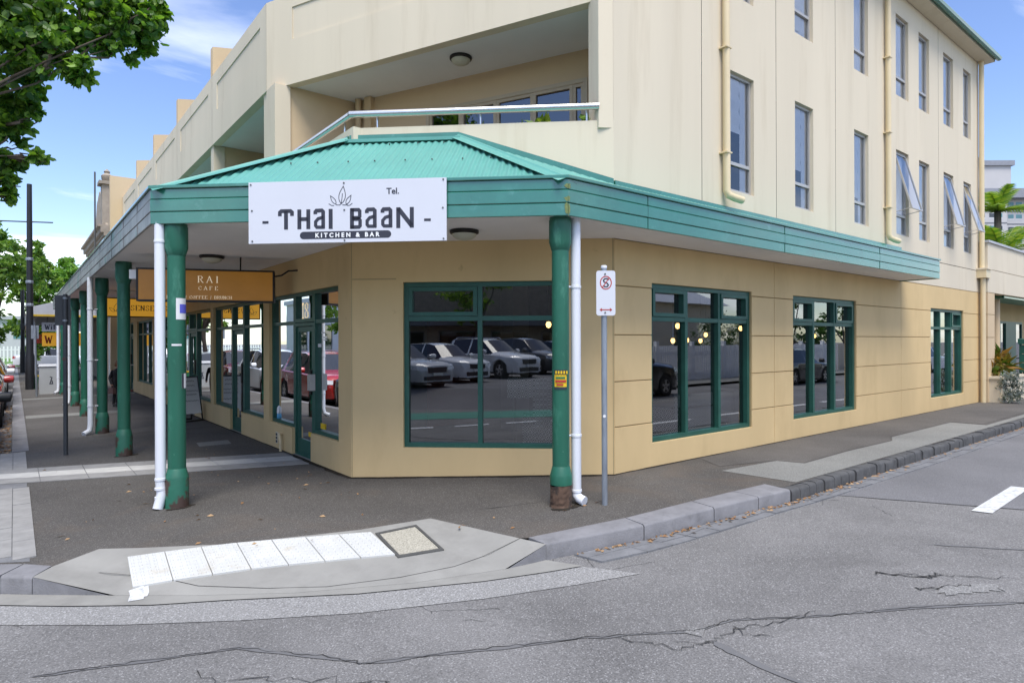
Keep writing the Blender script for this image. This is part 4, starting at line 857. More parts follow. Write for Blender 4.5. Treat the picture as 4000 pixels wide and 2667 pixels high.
def table(x, y, lab):
    t = thing('dining_table', lab, 'table', (x, y, 0))
    MB().box(x-.45, y-.4, .72, x+.45, y+.4, .745).build('table_top', 'black_metal', t)
    MB().box(x-.46, y-.41, .25, x+.46, y+.41, .719).build('table_cloth', 'pattern_cloth', t)
    for dx in (-.4, .4):
        for dy in (-.35, .35): MB().box(x+dx-.02, y+dy-.02, 0, x+dx+.02, y+dy+.02, .25).build('leg', 'black_metal', t)
def screen(F, lab, rects):
    t = thing('lattice_screen', lab, 'screen', F.P(rects[0][0], -.4, 0))
    for u0, u1, z0, z1 in rects: MB().fbox(F, u0, u1, -.42, -.40, z0, z1).build('panel', 'pattern_cloth', t)
    for u in (rects[0][0]+.1, rects[0][1]-.1): MB().fbox(F, u-.012, u+.012, -.45, -.425, 0, rects[0][2]+.1).build('leg', 'black_metal', t)
screen(FC, 'grey lattice patterned screen inside the corner window', [(2.0, 2.66, .98, 1.25), (2.34, 2.66, .57, .975)])
screen(FR, 'low lattice patterned screen inside the three-light street window', [(1.75, 3.3, .58, .93)])
table(2.55, .95, 'dining table with grey patterned cloth behind the corner window'); table(4.75, .75, 'dining table with lattice patterned cloth behind the three-light street window')
table(5.9, 1.6, 'dining table with patterned cloth set deeper in the restaurant room')

# ------------------------------------------------------------------ veranda awning round the corner
CA = (-2.27, 2.33); CB = (.964, -.738); YE = 23.6; XE = 11.55; ZE = 3.335; ZW = 4.33
AW = thing('veranda_awning', 'green corrugated iron awning with banded fascia wrapping round the corner shops', 'awning', (0, 0, 0))
PATH = [(-2.27, YE), CA, CB, (XE, -.738), (XE, -.004)]
def offset_path(path, d):
    out = []
    for i, p in enumerate(path):
        ds = []
        if i > 0: ds.append(Vector((p[0]-path[i-1][0], p[1]-path[i-1][1])).normalized())
        if i < len(path)-1: ds.append(Vector((path[i+1][0]-p[0], path[i+1][1]-p[1])).normalized())
        a, b = ds[0], ds[-1]; m = Vector((a.y+b.y, -(a.x+b.x))); m = m*(2/m.length_squared); out.append((p[0]+m.x*d, p[1]+m.y*d))
    return out
def fascia(z0, z1, o0, o1, name, mats):
    A = offset_path(PATH, o1); B = offset_path(PATH, o0); c = .006
    A2 = offset_path(PATH, o1-c)
    for i in range(len(PATH)-1):
        vs = []
        for k in (i, i+1):
            vs += [(*B[k], z0), (*A2[k], z0), (*A[k], z0+c), (*A[k], z1-c), (*A2[k], z1), (*B[k], z1)]
        MB().add(vs, [tuple(range(6)), tuple(range(6, 12))[::-1]]+[(j, (j+1) % 6, 6+(j+1) % 6, 6+j) for j in range(6)]).build(name, mats[i], AW)
GM = ['grey_fascia', 'green_fascia', 'green_fascia', 'green_fascia']
fascia(3.0, 3.128, -.02, .0, 'fascia_board', GM); fascia(3.132, 3.262, -.02, .004, 'fascia_board', GM); fascia(3.266, 3.372, -.02, .0, 'fascia_board', GM)
fascia(3.374, 3.41, -.05, .022, 'gutter_lip', ['green_fascia']*4)
mb = MB(); mb.poly([(-2.25, YE, 3.02), (-2.25, 2.34, 3.02), (.97, -.715, 3.02), (XE-.02, -.715, 3.02), (XE-.02, -.006, 3.02), (2.462, -.006, 3.02), (-.006, 2.32, 3.02), (-.006, YE, 3.02)]); mb.build('soffit', 'soffit', AW)
for y in (7.4, 12.6, 18): MB().box(-2.24, y, 3.0, -.01, y+.06, 3.019).build('soffit_batten', 'soffit', AW)
def corr(origin, eu, ein, rise, run, ulen, wmax, name, pitch=.085, amp=.011, lift=.012):
    """Corrugated iron slope: ribs run from the eave up to the hips and the wall."""
    mb = MB(); vs = []; n = int(ulen/pitch*8); k = rise/run; nz = 1/sqrt(1+k*k)
    for i in range(n+1):
        u = ulen*i/n; wm = max(wmax(u), 0); h = amp*cos(2*pi*u/pitch)+lift
        for wv in (0 if wm > 0 else 0, wm):
            vs.append((origin[0]+eu[0]*u+ein[0]*wv, origin[1]+eu[1]*u+ein[1]*wv, ZE-.01+k*wv+h))
    mb.add(vs, [(2*i, 2*i+2, 2*i+3, 2*i+1) for i in range(n)]); return mb.build(name, 'green_roof', AW, smooth='all')
RISE = ZW-ZE; el = hypot(CB[0]-CA[0], CB[1]-CA[1]); eu = ((CB[0]-CA[0])/el, (CB[1]-CA[1])/el); ein = (-eu[1], eu[0])
dC = (W1[0]-CA[0])*ein[0]+(W1[1]-CA[1])*ein[1]; uW = (W1[0]-CA[0])*eu[0]+(W1[1]-CA[1])*eu[1]; P2 = (1.037, 1.342); uP = (P2[0]-CA[0])*eu[0]+(P2[1]-CA[1])*eu[1]
corr(CA, eu, ein, RISE, dC, el, lambda u: min(dC, u*dC/uW, (el-u)*dC/(el-uP)), 'roof_sheet')
corr(CA, (0, 1), (1, 0), RISE, 2.27, YE-2.33, lambda u: 2.27, 'roof_sheet')
corr(CB, (1, 0), (0, 1), RISE, 2.08, XE-CB[0], lambda u: min(u*28.5, max(.736, 2.08-(u-.073)*.943)), 'roof_sheet')
def strip3(path, wd, name, mat='green_roof', h=.03):
    """Folded cap flashing along a 3D line: a low ridge with two wings and a rolled middle."""
    mb = MB(); P = [Vector(p) for p in path]; vs = []
    for i, p in enumerate(P):
        t = (P[min(i+1, len(P)-1)]-P[max(i-1, 0)]).normalized(); s = t.cross(Vector((0, 0, 1))).normalized()
        for a, zz in ((-wd, -.02), (-wd*.25, h*.6), (-wd*.12, h*1.3), (wd*.12, h*1.3), (wd*.25, h*.6), (wd, -.02)): vs.append(p+s*a+Vector((0, 0, zz)))
    mb.add(vs, [(i*6+k, i*6+k+1, (i+1)*6+k+1, (i+1)*6+k) for i in range(len(P)-1) for k in range(5)]); return mb.build(name, mat, AW)
e1 = (CA[0], CA[1], ZE+.02); e2 = (CB[0], CB[1], ZE+.02)
strip3([e1, (W1[0]-.05, W1[1]+.0, ZW+.0)], .13, 'hip_cap'); strip3([e2, (P2[0]-.02, P2[1]-.03, ZW-.0)], .13, 'hip_cap')
sU = CL-hypot(P2[0]-W2[0], P2[1]-W2[1])
MB().fprism(FC, [(0, ZW-.04), (sU, ZW-.04), (sU, ZW+.07), (0, ZW+.07)], .004, .03).build('apron_flashing', 'green_fascia', AW)
MB().fprism(FC, [(-.02, ZW-.06), (sU+.04, ZW-.06), (sU+.04, ZW-.02), (-.02, ZW-.02)], .03, .15).build('apron_flashing', 'green_roof', AW)
zr2 = ZE+.738*RISE/2.08
MB().fprism(FC, [(sU, ZW-.04), (CL+.0, zr2-.04), (CL+.0, zr2+.07), (sU, ZW+.07)], .004, .03).build('apron_flashing', 'green_fascia', AW)
MB().fprism(FR, [(0, zr2-.04), (9.1, zr2-.04), (9.1, zr2+.05), (0, zr2+.05)], .004, .03).build('apron_flashing', 'green_fascia', AW)
MB().box(-.03, 2.34, ZW-.04, -.004, YE, ZW+.07).build('apron_flashing', 'green_fascia', AW)
random.seed(4); mb = MB()
for i in range(int(el/.34)):
    for wv in (.12, .75, 1.35):
        u = .2+i*.34+random.uniform(-.02, .02)
        if wv < min(dC, u*dC/uW, (el-u)*dC/(el-uP))-.1:
            mb.lathe([(.010, 0), (.010, .012), (.004, .016)], (CA[0]+eu[0]*u+ein[0]*wv, CA[1]+eu[1]*u+ein[1]*wv, ZE+RISE/dC*wv+.010), 6)
stuff(mb.build('roof_screw', 'iron', AW))
# lichen at the fascia corner, lap joints in the boards
random.seed(8)
for Fq, sgn in ((Fr(CB[0], CB[1], 1, 0, 0, -1), 1), (Fr(CB[0], CB[1], -eu[0], -eu[1], eu[1], -eu[0]), 1)):
    for zc_, hh in ((3.07, .075), (3.17, .03), (3.30, .03)):
        pts = [(max(.0, random.uniform(.02, .05)*cos(a)), zc_+hh*random.uniform(.6, 1.1)*sin(a)) for a in [k*2*pi/12 for k in range(12)]]
        mb = MB(); mb.poly([Fq.P(u, .0055, z) for u, z in pts]); mb.build('lichen', 'lichen', AW)
for u in (1.25, 4.3, 7.6): MB().fbox(Fr(CB[0], CB[1], 1, 0, 0, -1), u-.002, u+.002, .0, .0055, 3.005, 3.37).build('lap_joint', 'green_dark', AW)
for u in (.9, 2.1, 3.4, 5.0, 6.8, 9.0): MB().fbox(Fr(CA[0], CA[1], 0, 1, -1, 0), u-.003, u+.003, .0, .0055, 3.005, 3.37).build('lap_joint', 'tower_band', AW)

# posts
def post_mesh(loc, lab, rust=0, top=3.018):
    x, y = loc; z0 = zp(x)-.01; t = thing('veranda_post', lab, 'post', (x, y, z0), 0, 'green veranda posts along the shopfronts')
    H = top-z0; m = 20
    MB().lathe([(.090, .40), (.090, H-.34)], (0, 0, 0), m).build('shaft', 'post_green', t, False, True)
    MB().lathe([(.090, H-.345), (.094, H-.34), (.118, H-.26), (.118, H-.03), (.112, H-.028), (.112, H)], (0, 0, 0), m).build('capital', 'post_green', t, False, True)
    b = MB()
    if rust < 2: b.lathe([(.128, -.03), (.122, .0), (.118, .03), (.118, .33), (.113, .345), (.093, .425), (.090, .43)], (0, 0, 0), m); b.build('base_sleeve', 'post_base', t, False, True)
    else:
        b.lathe([(.118, .24), (.118, .33), (.113, .345), (.093, .425), (.090, .43)], (0, 0, 0), m); b.build('base_sleeve', 'post_green', t, False, True)
        b = MB(); random.seed(9); vs = []; rings = 9
        for i in range(rings+1):
            h = -.03+.285*i/rings
            for k in range(m):
                q = 2*pi*k/m; r = .1165+random.uniform(-.006, .001)+(.022*(1-i/2) if i < 2 else 0); vs.append((r*cos(q), r*sin(q), h+(random.uniform(-.05, .03) if i == rings else 0)))
        b.add(vs, [(i*m+k, i*m+(k+1) % m, (i+1)*m+(k+1) % m, (i+1)*m+k) for i in range(rings) for k in range(m)]); b.build('rusted_foot', 'post_rust', t, False)
    return t
post_mesh((-2.03, 2.29), 'green iron veranda post with torn notices at the corner, joined by a white downpipe', 0)
for k, (y, lab) in enumerate(((6.31, 'second green veranda post along the shopfront, standing alone in front of the spa sign'), (9.46, 'third green veranda post, with a white downpipe ending in a shoe beside it'), (13.26, 'fourth green veranda post along the shopfront from the corner'), (16.43, 'fifth green veranda post along the shopfront, beside a slim white downpipe'), (19.2, 'sixth green veranda post along the shopfront from the corner'), (21.87, 'last green veranda post before the grey utility cabinet'))):
    post_mesh((-2.05, y), lab)
post_mesh((1.05, -.53), 'green veranda post with a rotten brown foot beside the no stopping sign', 2)
def pipe(path, lab, r=.05, brackets=(), name='downpipe', bdir=(.1, 0)):
    t = thing(name, lab, 'downpipe', path[-1], 0, 'white downpipes of the awning')
    MB().tube(path, r, 14).build('pipe', 'pipe_white', t, smooth=True)
    for z in brackets:
        x, y = path[0][0], path[0][1]
        MB().lathe([(r+.002, -.014), (r+.006, -.012), (r+.006, .012), (r+.002, .014)], (x, y, z), 14).build('collar', 'pipe_white', t, smooth=True)
        MB().tube([(x+bdir[0]*.45, y+bdir[1]*.45, z), (x+bdir[0], y+bdir[1], z)], .012, 6).build('clip', 'pipe_white', t)
px, py = -2.185, 2.32
pipe([(px, py, 3.02), (px, py, .22), (px+.012, py-.004, .10), (px-.03, py-.02, zp(px)+.005)], 'white downpipe strapped to the corner veranda post, swollen near its foot', .052, (.06, .16, .26, 2.82), bdir=(.13, -.02))
px, py = 1.215, -.59
pipe([(px, py, 3.02), (px, py, .16), (px, py, .11), (px+.01, py-.04, .075), (px+.02, py-.10, .06)], 'white downpipe beside the rotten veranda post, ending in an open elbow', .052, (.16, .74, 2.30), bdir=(-.13, .05))
for x, y, lab in ((-2.25, 9.40, 'white downpipe with a kicked out shoe by the third veranda post'), (-2.18, 16.75, 'white downpipe by the fifth veranda post'), (-2.18, 22.3, 'white downpipe by the last veranda post')):
    pipe([(x, y, 3.02), (x, y, .14), (x-.02, y-.03, .02), (x-.12, y-.10, zp(x)+.03)], lab, .05, (.5, 1.4, 2.4), bdir=(.16, .02))
# ceiling lights
def dome(x, y, z, lab):
    t = thing('ceiling_light', lab, 'light', (x, y, z)); MB().lathe([(.17, 0), (.17, -.03), (.15, -.045)], (x, y, z), 24).build('rim', 'black_metal', t, smooth=True)
    MB().lathe([(.145, -.045), (.13, -.075), (.09, -.10), (.03, -.115), (.002, -.117)], (x, y, z), 24).build('diffuser', 'lamp_glass', t, smooth=True)
dome(-1.12, 4.69, 3.018, 'round dark-rimmed ceiling light above the cafe sign'); dome(.67, .69, 3.018, 'round dark-rimmed ceiling light under the awning beside the white restaurant sign'); dome(1.95, 2.65, 6.088, 'round dark-rimmed light on the terrace ceiling')

# ------------------------------------------------------------------ signs
FS = Fr(CA[0], CA[1], eu[0], eu[1], eu[1], -eu[0])      # canopy front
sg = thing('restaurant_sign', 'white rectangular THAI BAAN kitchen and bar sign fixed to the green fascia', 'sign', FS.P(2.17, .05, 2.76))
S0, S1, Z0, Z1 = 1.125, 3.225, 2.76, 3.402; OF = .055
MB().fbox(FS, S0, S1, .026, OF, Z0, Z1).build('panel', 'sign_white', sg)
def MS(x, y, h=.0015): return FS.P(S0+x, OF+h, Z0+y)
SW, SH = S1-S0, Z1-Z0
kx, ky = SW/1810., SH/568.           # the sign's own drawing grid
def G(x, y): return ((x-190)*kx, SH-(y-(147-(x-190)*.0215))*ky)   # straighten the grid to sign metres
def stroke(letter, polys, wd):
    mb = MB()
    for pl, closed, w_ in polys: mb.ribbon([G(*p) for p in pl], (w_ or wd)*1.14*kx, closed=closed, M=lambda x, y: MS(x, y))
    mb.build('letter', 'ink', sg); return mb
stroke('T', [([(483, 459), (483, 425), (497, 413), (582, 411), (596, 423), (596, 456)], False, 30), ([(540, 412), (540, 582)], False, 32)], 30)
stroke('H', [([(664, 397), (664, 579)], False, 32), ([(747, 396), (747, 577)], False, 32), ([(664, 486), (747, 485)], False, 30)], 30)
def A_(x): return [([(x+14, 440), (x+14, 420), (x+24, 408), (x+74, 406), (x+86, 418), (x+86, 560), (x+84, 561)], False, 30), ([(x+86, 468), (x+40, 482), (x+16, 510), (x+16, 545), (x+28, 560), (x+86, 560)], False, 26)]
stroke('A', A_(798), 30)
stroke('I', [([(953, 392), (953, 575)], False, 32)], 30)
stroke('B', [([(1148, 387), (1148, 573)], False, 32), ([(1135, 401), (1208, 400), (1219, 412), (1219, 460), (1208, 472), (1148, 474)], False, 28), ([(1148, 486), (1212, 484), (1222, 496), (1222, 545), (1211, 557), (1135, 559)], False, 28)], 30)
stroke('A', [([(p[0], p[1]-10) for p in pl], c, w_) for pl, c, w_ in A_(1270)], 30); stroke('A', [([(p[0], p[1]-13) for p in pl], c, w_) for pl, c, w_ in A_(1412)], 30)
stroke('N', [([(1568, 378), (1568, 566)], False, 32), ([(1690, 375), (1690, 562)], False, 32), ([(1568, 388), (1690, 545)], False, 34)], 30)
stroke('-', [([(320, 517), (377, 516)], False, 20)], 20); stroke('-', [([(1800, 491), (1860, 490)], False, 20)], 20)
mb = MB(); c0 = G(668, 637); c1 = G(1504, 618); r = 34*ky; pts = []
for k in range(9): a = pi/2+pi*k/8; pts.append((c0[0]+r+r*cos(a), c0[1]+r*sin(a)))
for k in range(9): a = -pi/2+pi*k/8; pts.append((c1[0]-r+r*cos(a), c0[1]+r*sin(a)))
mb.poly([MS(*p) for p in pts]); mb.build('pill', 'ink', sg)
def put_text(txt, size, cxy, mat, parent, M, name='lettering', space=1.0, bold=0, align='CENTER'):
    vs, fs = text_mesh(txt, size, align, space, bold); mb = MB(); mb.add([M(cxy[0]+v[0], cxy[1]+v[1]) for v in vs], fs); o = mb.build(name, mat, parent); o['kind'] = 'stuff'; return o
put_text('KITCHEN & BAR', .062, ((c0[0]+c1[0])/2+.02, c0[1]-.022), 'ink_white', sg, lambda x, y: MS(x, y, .003), space=1.62, bold=.0025)
put_text('Tel.', .088, (G(1520, 255)[0], G(1520, 255)[1]+.0), 'ink', sg, MS, bold=.002)
def leaf_outline(bx, by, tx_, ty_, bulge):
    B = Vector((bx, by)); Tt = Vector((tx_, ty_)); d = Tt-B; nrm = Vector((-d.y, d.x)).normalized(); A = []
    for k in range(9): t = k/8; A.append(B+d*t+nrm*bulge*sin(pi*t**.8))
    Bq = [B+d*(1-k/8)-nrm*bulge*sin(pi*(1-k/8)**.8) for k in range(1, 8)]; return [tuple(p) for p in A+Bq]
mb = MB()
for bx, by, tx_, ty_, bu in ((1050, 345, 1070, 185, 30), (1002, 348, 952, 273, 16), (1095, 348, 1140, 268, 16)):
    mb.ribbon([G(*p) for p in leaf_outline(bx, by, tx_, ty_, bu)], 6*kx, closed=True, M=MS)
for pl in ([(935, 345), (960, 360), (985, 362)], [(1000, 355), (1035, 357), (1060, 335)], [(1060, 355), (1095, 357), (1110, 350)], [(1105, 362), (1130, 358), (1152, 340)], [(1050, 340), (1058, 290), (1062, 250)]): mb.ribbon([G(*p) for p in pl], 6*kx, M=MS)
stuff(mb.build('leaf_emblem', 'ink', sg))
for gx, gy in ((212, 170), (1075, 155), (1972, 125), (222, 410), (1078, 401), (1968, 381), (224, 692), (1080, 684), (1973, 673)):
    p = G(gx, gy); p = (min(max(p[0], .025), SW-.025), min(max(p[1], .02), SH-.02)); c = MS(p[0], p[1], 0)
    MB().tube([c, MS(p[0], p[1], .006)], .009, 8).build('rivet', 'iron', sg)

def box_sign(name, lab, a, b, z0, z1, mat, lines, th=.16, hang=3.02):
    """Illuminated box sign hung under the awning, from plan point a (kerb end) to b (wall end)."""
    l = hypot(b[0]-a[0], b[1]-a[1]); F = Fr(a[0], a[1], (b[0]-a[0])/l, (b[1]-a[1])/l, (b[1]-a[1])/l, -(b[0]-a[0])/l)
    t = thing(name, lab, 'sign', F.P(l/2, 0, z0)); mb = MB(); frame_rect(mb, F, 0, l, z0, z1, -th, 0, .025); mb.build('frame', 'black_metal', t)
    MB().fbox(F, .02, l-.02, -th+.01, -.01, z0+.02, z1-.02).build('face', mat, t)
    for u in (l*.17, l*.74): MB().tube([F.P(u, -th/2, z1), F.P(u, -th/2, hang)], .012, 6).build('hanger', 'black_metal', t)
    return t, F, l
t, F, l = box_sign('cafe_sign', 'gold RAI CAFE box sign in a dark frame hanging under the awning', (-2.04, 5.10), (-.32, 4.36), 2.335, 2.82, 'gold_panel', [])
M1 = lambda x, y: F.P(x, -.006, 2.335+y)
for txt, h, cxx, yy, adv in (('RAI', .095, .97, .285, .055), ('CAFE', .055, .97, .175, .035), ('PASTRY/ COFFEE / BRUNCH', .044, .84, .045, .010)):
    mb = MB(); e = serif(MB(), txt, lambda x, y: (x, y, 0), h, 0, adv); serif(mb, txt, lambda x, y: M1(cxx-e/2+x, yy+y), h, 0, adv, fat=.10); o = mb.build('lettering', 'cream_ink', t); o['kind'] = 'stuff'
MB().tube([F.P(l, -.08, 2.74), F.P(l+.1, -.08, 2.76), F.P(l+.2, -.06, 2.83), F.P(l+.36, -.03, 2.84)], .014, 6).build('wall_arm', 'black_metal', t, smooth=True)
MB().fbox(F, -.10, -.01, -.12, -.04, 2.66, 2.79).build('switch_box', 'soffit', t)
t, F2_, l = box_sign('spa_sign', 'yellow 7SENSES SPA box sign with a lotus outline hanging under the awning', (-1.71, 12.51), (-.13, 12.56), 2.37, 2.84, 'yellow_panel', [], .14)
M2 = lambda x, y: F2_.P(x, -.006, 2.37+y)
mb = MB(); serif(mb, '7SENSES SPA', lambda x, y: M2(.43+x, .17+y), .125, 0, .022, wch=.68); o = mb.build('lettering', 'ink', t); o['kind'] = 'stuff'
mb = MB()
for bx, by, tx_, ty_, bu in ((.22, .14, .25, .33, .045), (.20, .13, .09, .22, .03), (.24, .13, .33, .23, .03)): mb.ribbon(leaf_outline(bx, by, tx_, ty_, bu), .008, closed=True, M=M2)
stuff(mb.build('lotus_emblem', 'ink', t))
# lettering on the far face of the spa sign
mb = MB(); serif(mb, '7SENSES SPA', lambda x, y: F2_.P(1.2-x, -.136, 2.37+.17+y), .125, 0, .022, wch=.68); o = mb.build('lettering', 'ink', t); o['kind'] = 'stuff'

# no stopping sign on a galvanised pole
bx, by = 1.40, -.82; ns = thing('no_stopping_sign', 'white no stopping sign with a red arrow on a galvanised pole by the awning', 'sign', (bx, by, zp(bx)))
MB().tube([(bx, by, zp(bx)-.05), (bx, by, 2.50)], .03, 14).build('pole', 'galv', ns, smooth=True); MB().lathe([(.032, 0), (.032, .022), (.026, .028)], (bx, by, 2.49), 14).build('cap', 'pipe_white', ns, smooth=True)
FN = Fr(bx, by, .7818, -.6235, -.6235, -.7818)
def rrect(u0, u1, z0, z1, r):
    P = []
    for cu_, cz, a0 in ((u1-r, z1-r, 0), (u0+r, z1-r, 90), (u0+r, z0+r, 180), (u1-r, z0+r, 270)):
        for k in range(5): a = radians(a0+22.5*k); P.append((cu_+r*cos(a), cz+r*sin(a)))
    return P
MB().fprism(FN, rrect(-.086, .112, 1.995, 2.46, .025), .036, .041).build('plate', 'sign_white', ns)
MN = lambda x, y: FN.P(.013+x, .043, y)
mb = MB(); mb.ribbon([(.057*cos(k*pi/12), 2.335+.066*sin(k*pi/12)) for k in range(24)], .010, closed=True, M=MN); mb.ribbon([(-.034, 2.288), (.034, 2.384)], .009, M=MN); mb.build('red_ring', 'ink_red', ns)
mb = MB(); mb.ribbon([(.03, 2.362), (.018, 2.376), (-.01, 2.376), (-.024, 2.36), (-.018, 2.342), (.016, 2.328), (.026, 2.31), (.014, 2.294), (-.012, 2.294), (-.028, 2.308)], .014, M=lambda x, y: FN.P(.013+x, .0422, y)); mb.build('letter', 'ink', ns)
mb = MB(); mb.ribbon([(-.05, 2.055), (.05, 2.055)], .010, M=MN)
for s in (-1, 1): mb.add([MN(s*.066, 2.055), MN(s*.04, 2.075), MN(s*.046, 2.055), MN(s*.04, 2.035)], [(0, 1, 2, 3)])
mb.build('red_arrow', 'ink_red', ns)
for z in (2.425, 2.025): MB().tube([FN.P(.005, .04, z), FN.P(.005, .048, z)], .009, 8).build('bolt', 'iron', ns)
MB().tube([FN.P(-.005, .028, .95), FN.P(-.005, .034, .95)], .016, 8).build('paint_dot', 'paper', ns)
# back of a sign on a dark pole further along the footpath
bx, by = -2.77, 7.04; t = thing('parking_sign', 'back of a grey parking sign on a dark pole standing on the footpath', 'sign', (bx, by, zp(bx)))
MB().tube([(bx, by, zp(bx)-.05), (bx, by, 2.52)], .032, 12).build('pole', 'grey_post', t, smooth=True)
MB().box(bx-.135, by+.03, 2.02, bx-.03+.10, by+.036, 2.5).build('plate', 'grey_post', t)
for z in (2.08, 2.44): MB().lathe([(.034, 0), (.036, .005), (.036, .025), (.034, .03)], (bx, by, z), 12).build('clamp', 'galv', t)
MB().tube([(bx-.02, by-.03, 1.48), (bx-.02, by-.034, 1.48)], .03, 10).build('sticker', 'bag_brown', t)
# notices on the corner post and sticker on the other post
def wrap_notice(name, lab, c, r, a0, a1, z0, z1, mats, inner=None):
    t = thing(name, lab, 'notice', (c[0], c[1], z0)); 
    def arc(rr, A0, A1, zz0, zz1, mat, nm):
        mb = MB(); vs = []; n = 8
        for k in range(n+1):
            a = A0+(A1-A0)*k/n; vs += [(c[0]+rr*cos(a), c[1]+rr*sin(a), zz0), (c[0]+rr*cos(a), c[1]+rr*sin(a), zz1)]
        mb.add(vs, [(2*k, 2*k+2, 2*k+3, 2*k+1) for k in range(n)]); mb.build(nm, mat, t, smooth='all')
    arc(r, a0, a1, z0, z1, mats[0], 'sheet')
    for k, (f0, f1, g0, g1, mt) in enumerate(inner or []): arc(r+.0015*(k+1), a0+(a1-a0)*f0, a0+(a1-a0)*f1, z0+(z1-z0)*g0, z0+(z1-z0)*g1, mt, 'print')
    return t
av = math.atan2(-5.316-2.29, -3.416+2.03)       # direction from the corner post towards the road
wrap_notice('notice', 'white notice with a blue square taped round the corner post', (-2.03, 2.29), .0925, av-.05, av+1.35, 1.98, 2.21, ['paper'], [(.28, 1.0, .30, .72, 'paper_blue')])
wrap_notice('notice', 'torn silver and black sticker low on the corner post', (-2.03, 2.29), .0925, av+.55, av+1.4, 1.235, 1.395, ['paper'], [(0, .3, 0, 1, 'ink')])
wrap_notice('notice', 'small torn white scrap stuck on the corner post', (-2.03, 2.29), .0925, av-.55, av+.55, 1.695, 1.715, ['paper'])
av2 = math.atan2(-5.316+.53, -3.416-1.05)
nt_ = wrap_notice('notice', 'yellow and black cash for cars sticker on the post by the white downpipe', (1.05, -.53), .0925, av2-.75, av2+.72, 1.235, 1.435, ['sticker_yellow'], [(0, 1, .76, 1, 'ink'), (0, 1, 0, .12, 'ink'), (.12, .85, .55, .64, 'bin_green'), (.10, .92, .36, .48, 'ink_red'), (.2, .7, .2, .29, 'ink_red')] + [(.12+.19*k, .24+.19*k, .80, .95, 'sticker_yellow') for k in range(5)])
# A-frame whiteboard beside the shop wall
F = Fr(-.62, 10.15, .80, .28, .33, -.94); t = thing('a_frame_board', 'white A-frame menu board with handwriting standing against the shop wall', 'sign board', F.P(.3, 0, zp(-.5)))
for o0, o1 in ((0, .22), (-.02, -.24)):
    mb = MB(); zt = .98; zb = zp(-.5)+.01; vs = []
    def PP(u, z, d, o0=o0, o1=o1): tt = (zt-z)/(zt-zb); return F.P(u, o0+(o1-o0)*tt+d, z)
    class FP: P = staticmethod(lambda u, o, z: PP(u, z, o))
    frame_rect(mb, FP, 0, .6, zb, zt, -.012, .012, .03); mb.build('frame', 'black_metal', t)
    MB().add([PP(.03, .15, .004), PP(.57, .15, .004), PP(.57, zt-.03, .004), PP(.03, zt-.03, .004)], [(0, 1, 2, 3)]).build('board', 'paper', t)
    if o1 > 0:
        mb = MB(); random.seed(2)
        for z in (.86, .76, .64, .56, .42):
            u = .12
            while u < .48: u1 = u+random.uniform(.03, .07); mb.ribbon([(u, z), (u+.01, z+.03), (u1, z), (u1, z+.025)], .007, M=lambda x, y: PP(x, y, .007)); u = u1+.02
        stuff(mb.build('handwriting', 'ink', t))
# service lid in the footpath
t = MB().hexa([(a, b, zp(a)-.02) for a, b in ((-.95, 6.35), (-.45, 6.30), (-.40, 6.72), (-.9, 6.78))]+[(a, b, zp(a)+.007) for a, b in ((-.95, 6.35), (-.45, 6.30), (-.40, 6.72), (-.9, 6.78))]).build('service_lid', 'path_light')
tag(t, 'flat grey service lid in the footpath in front of the shop doors', 'service lid')

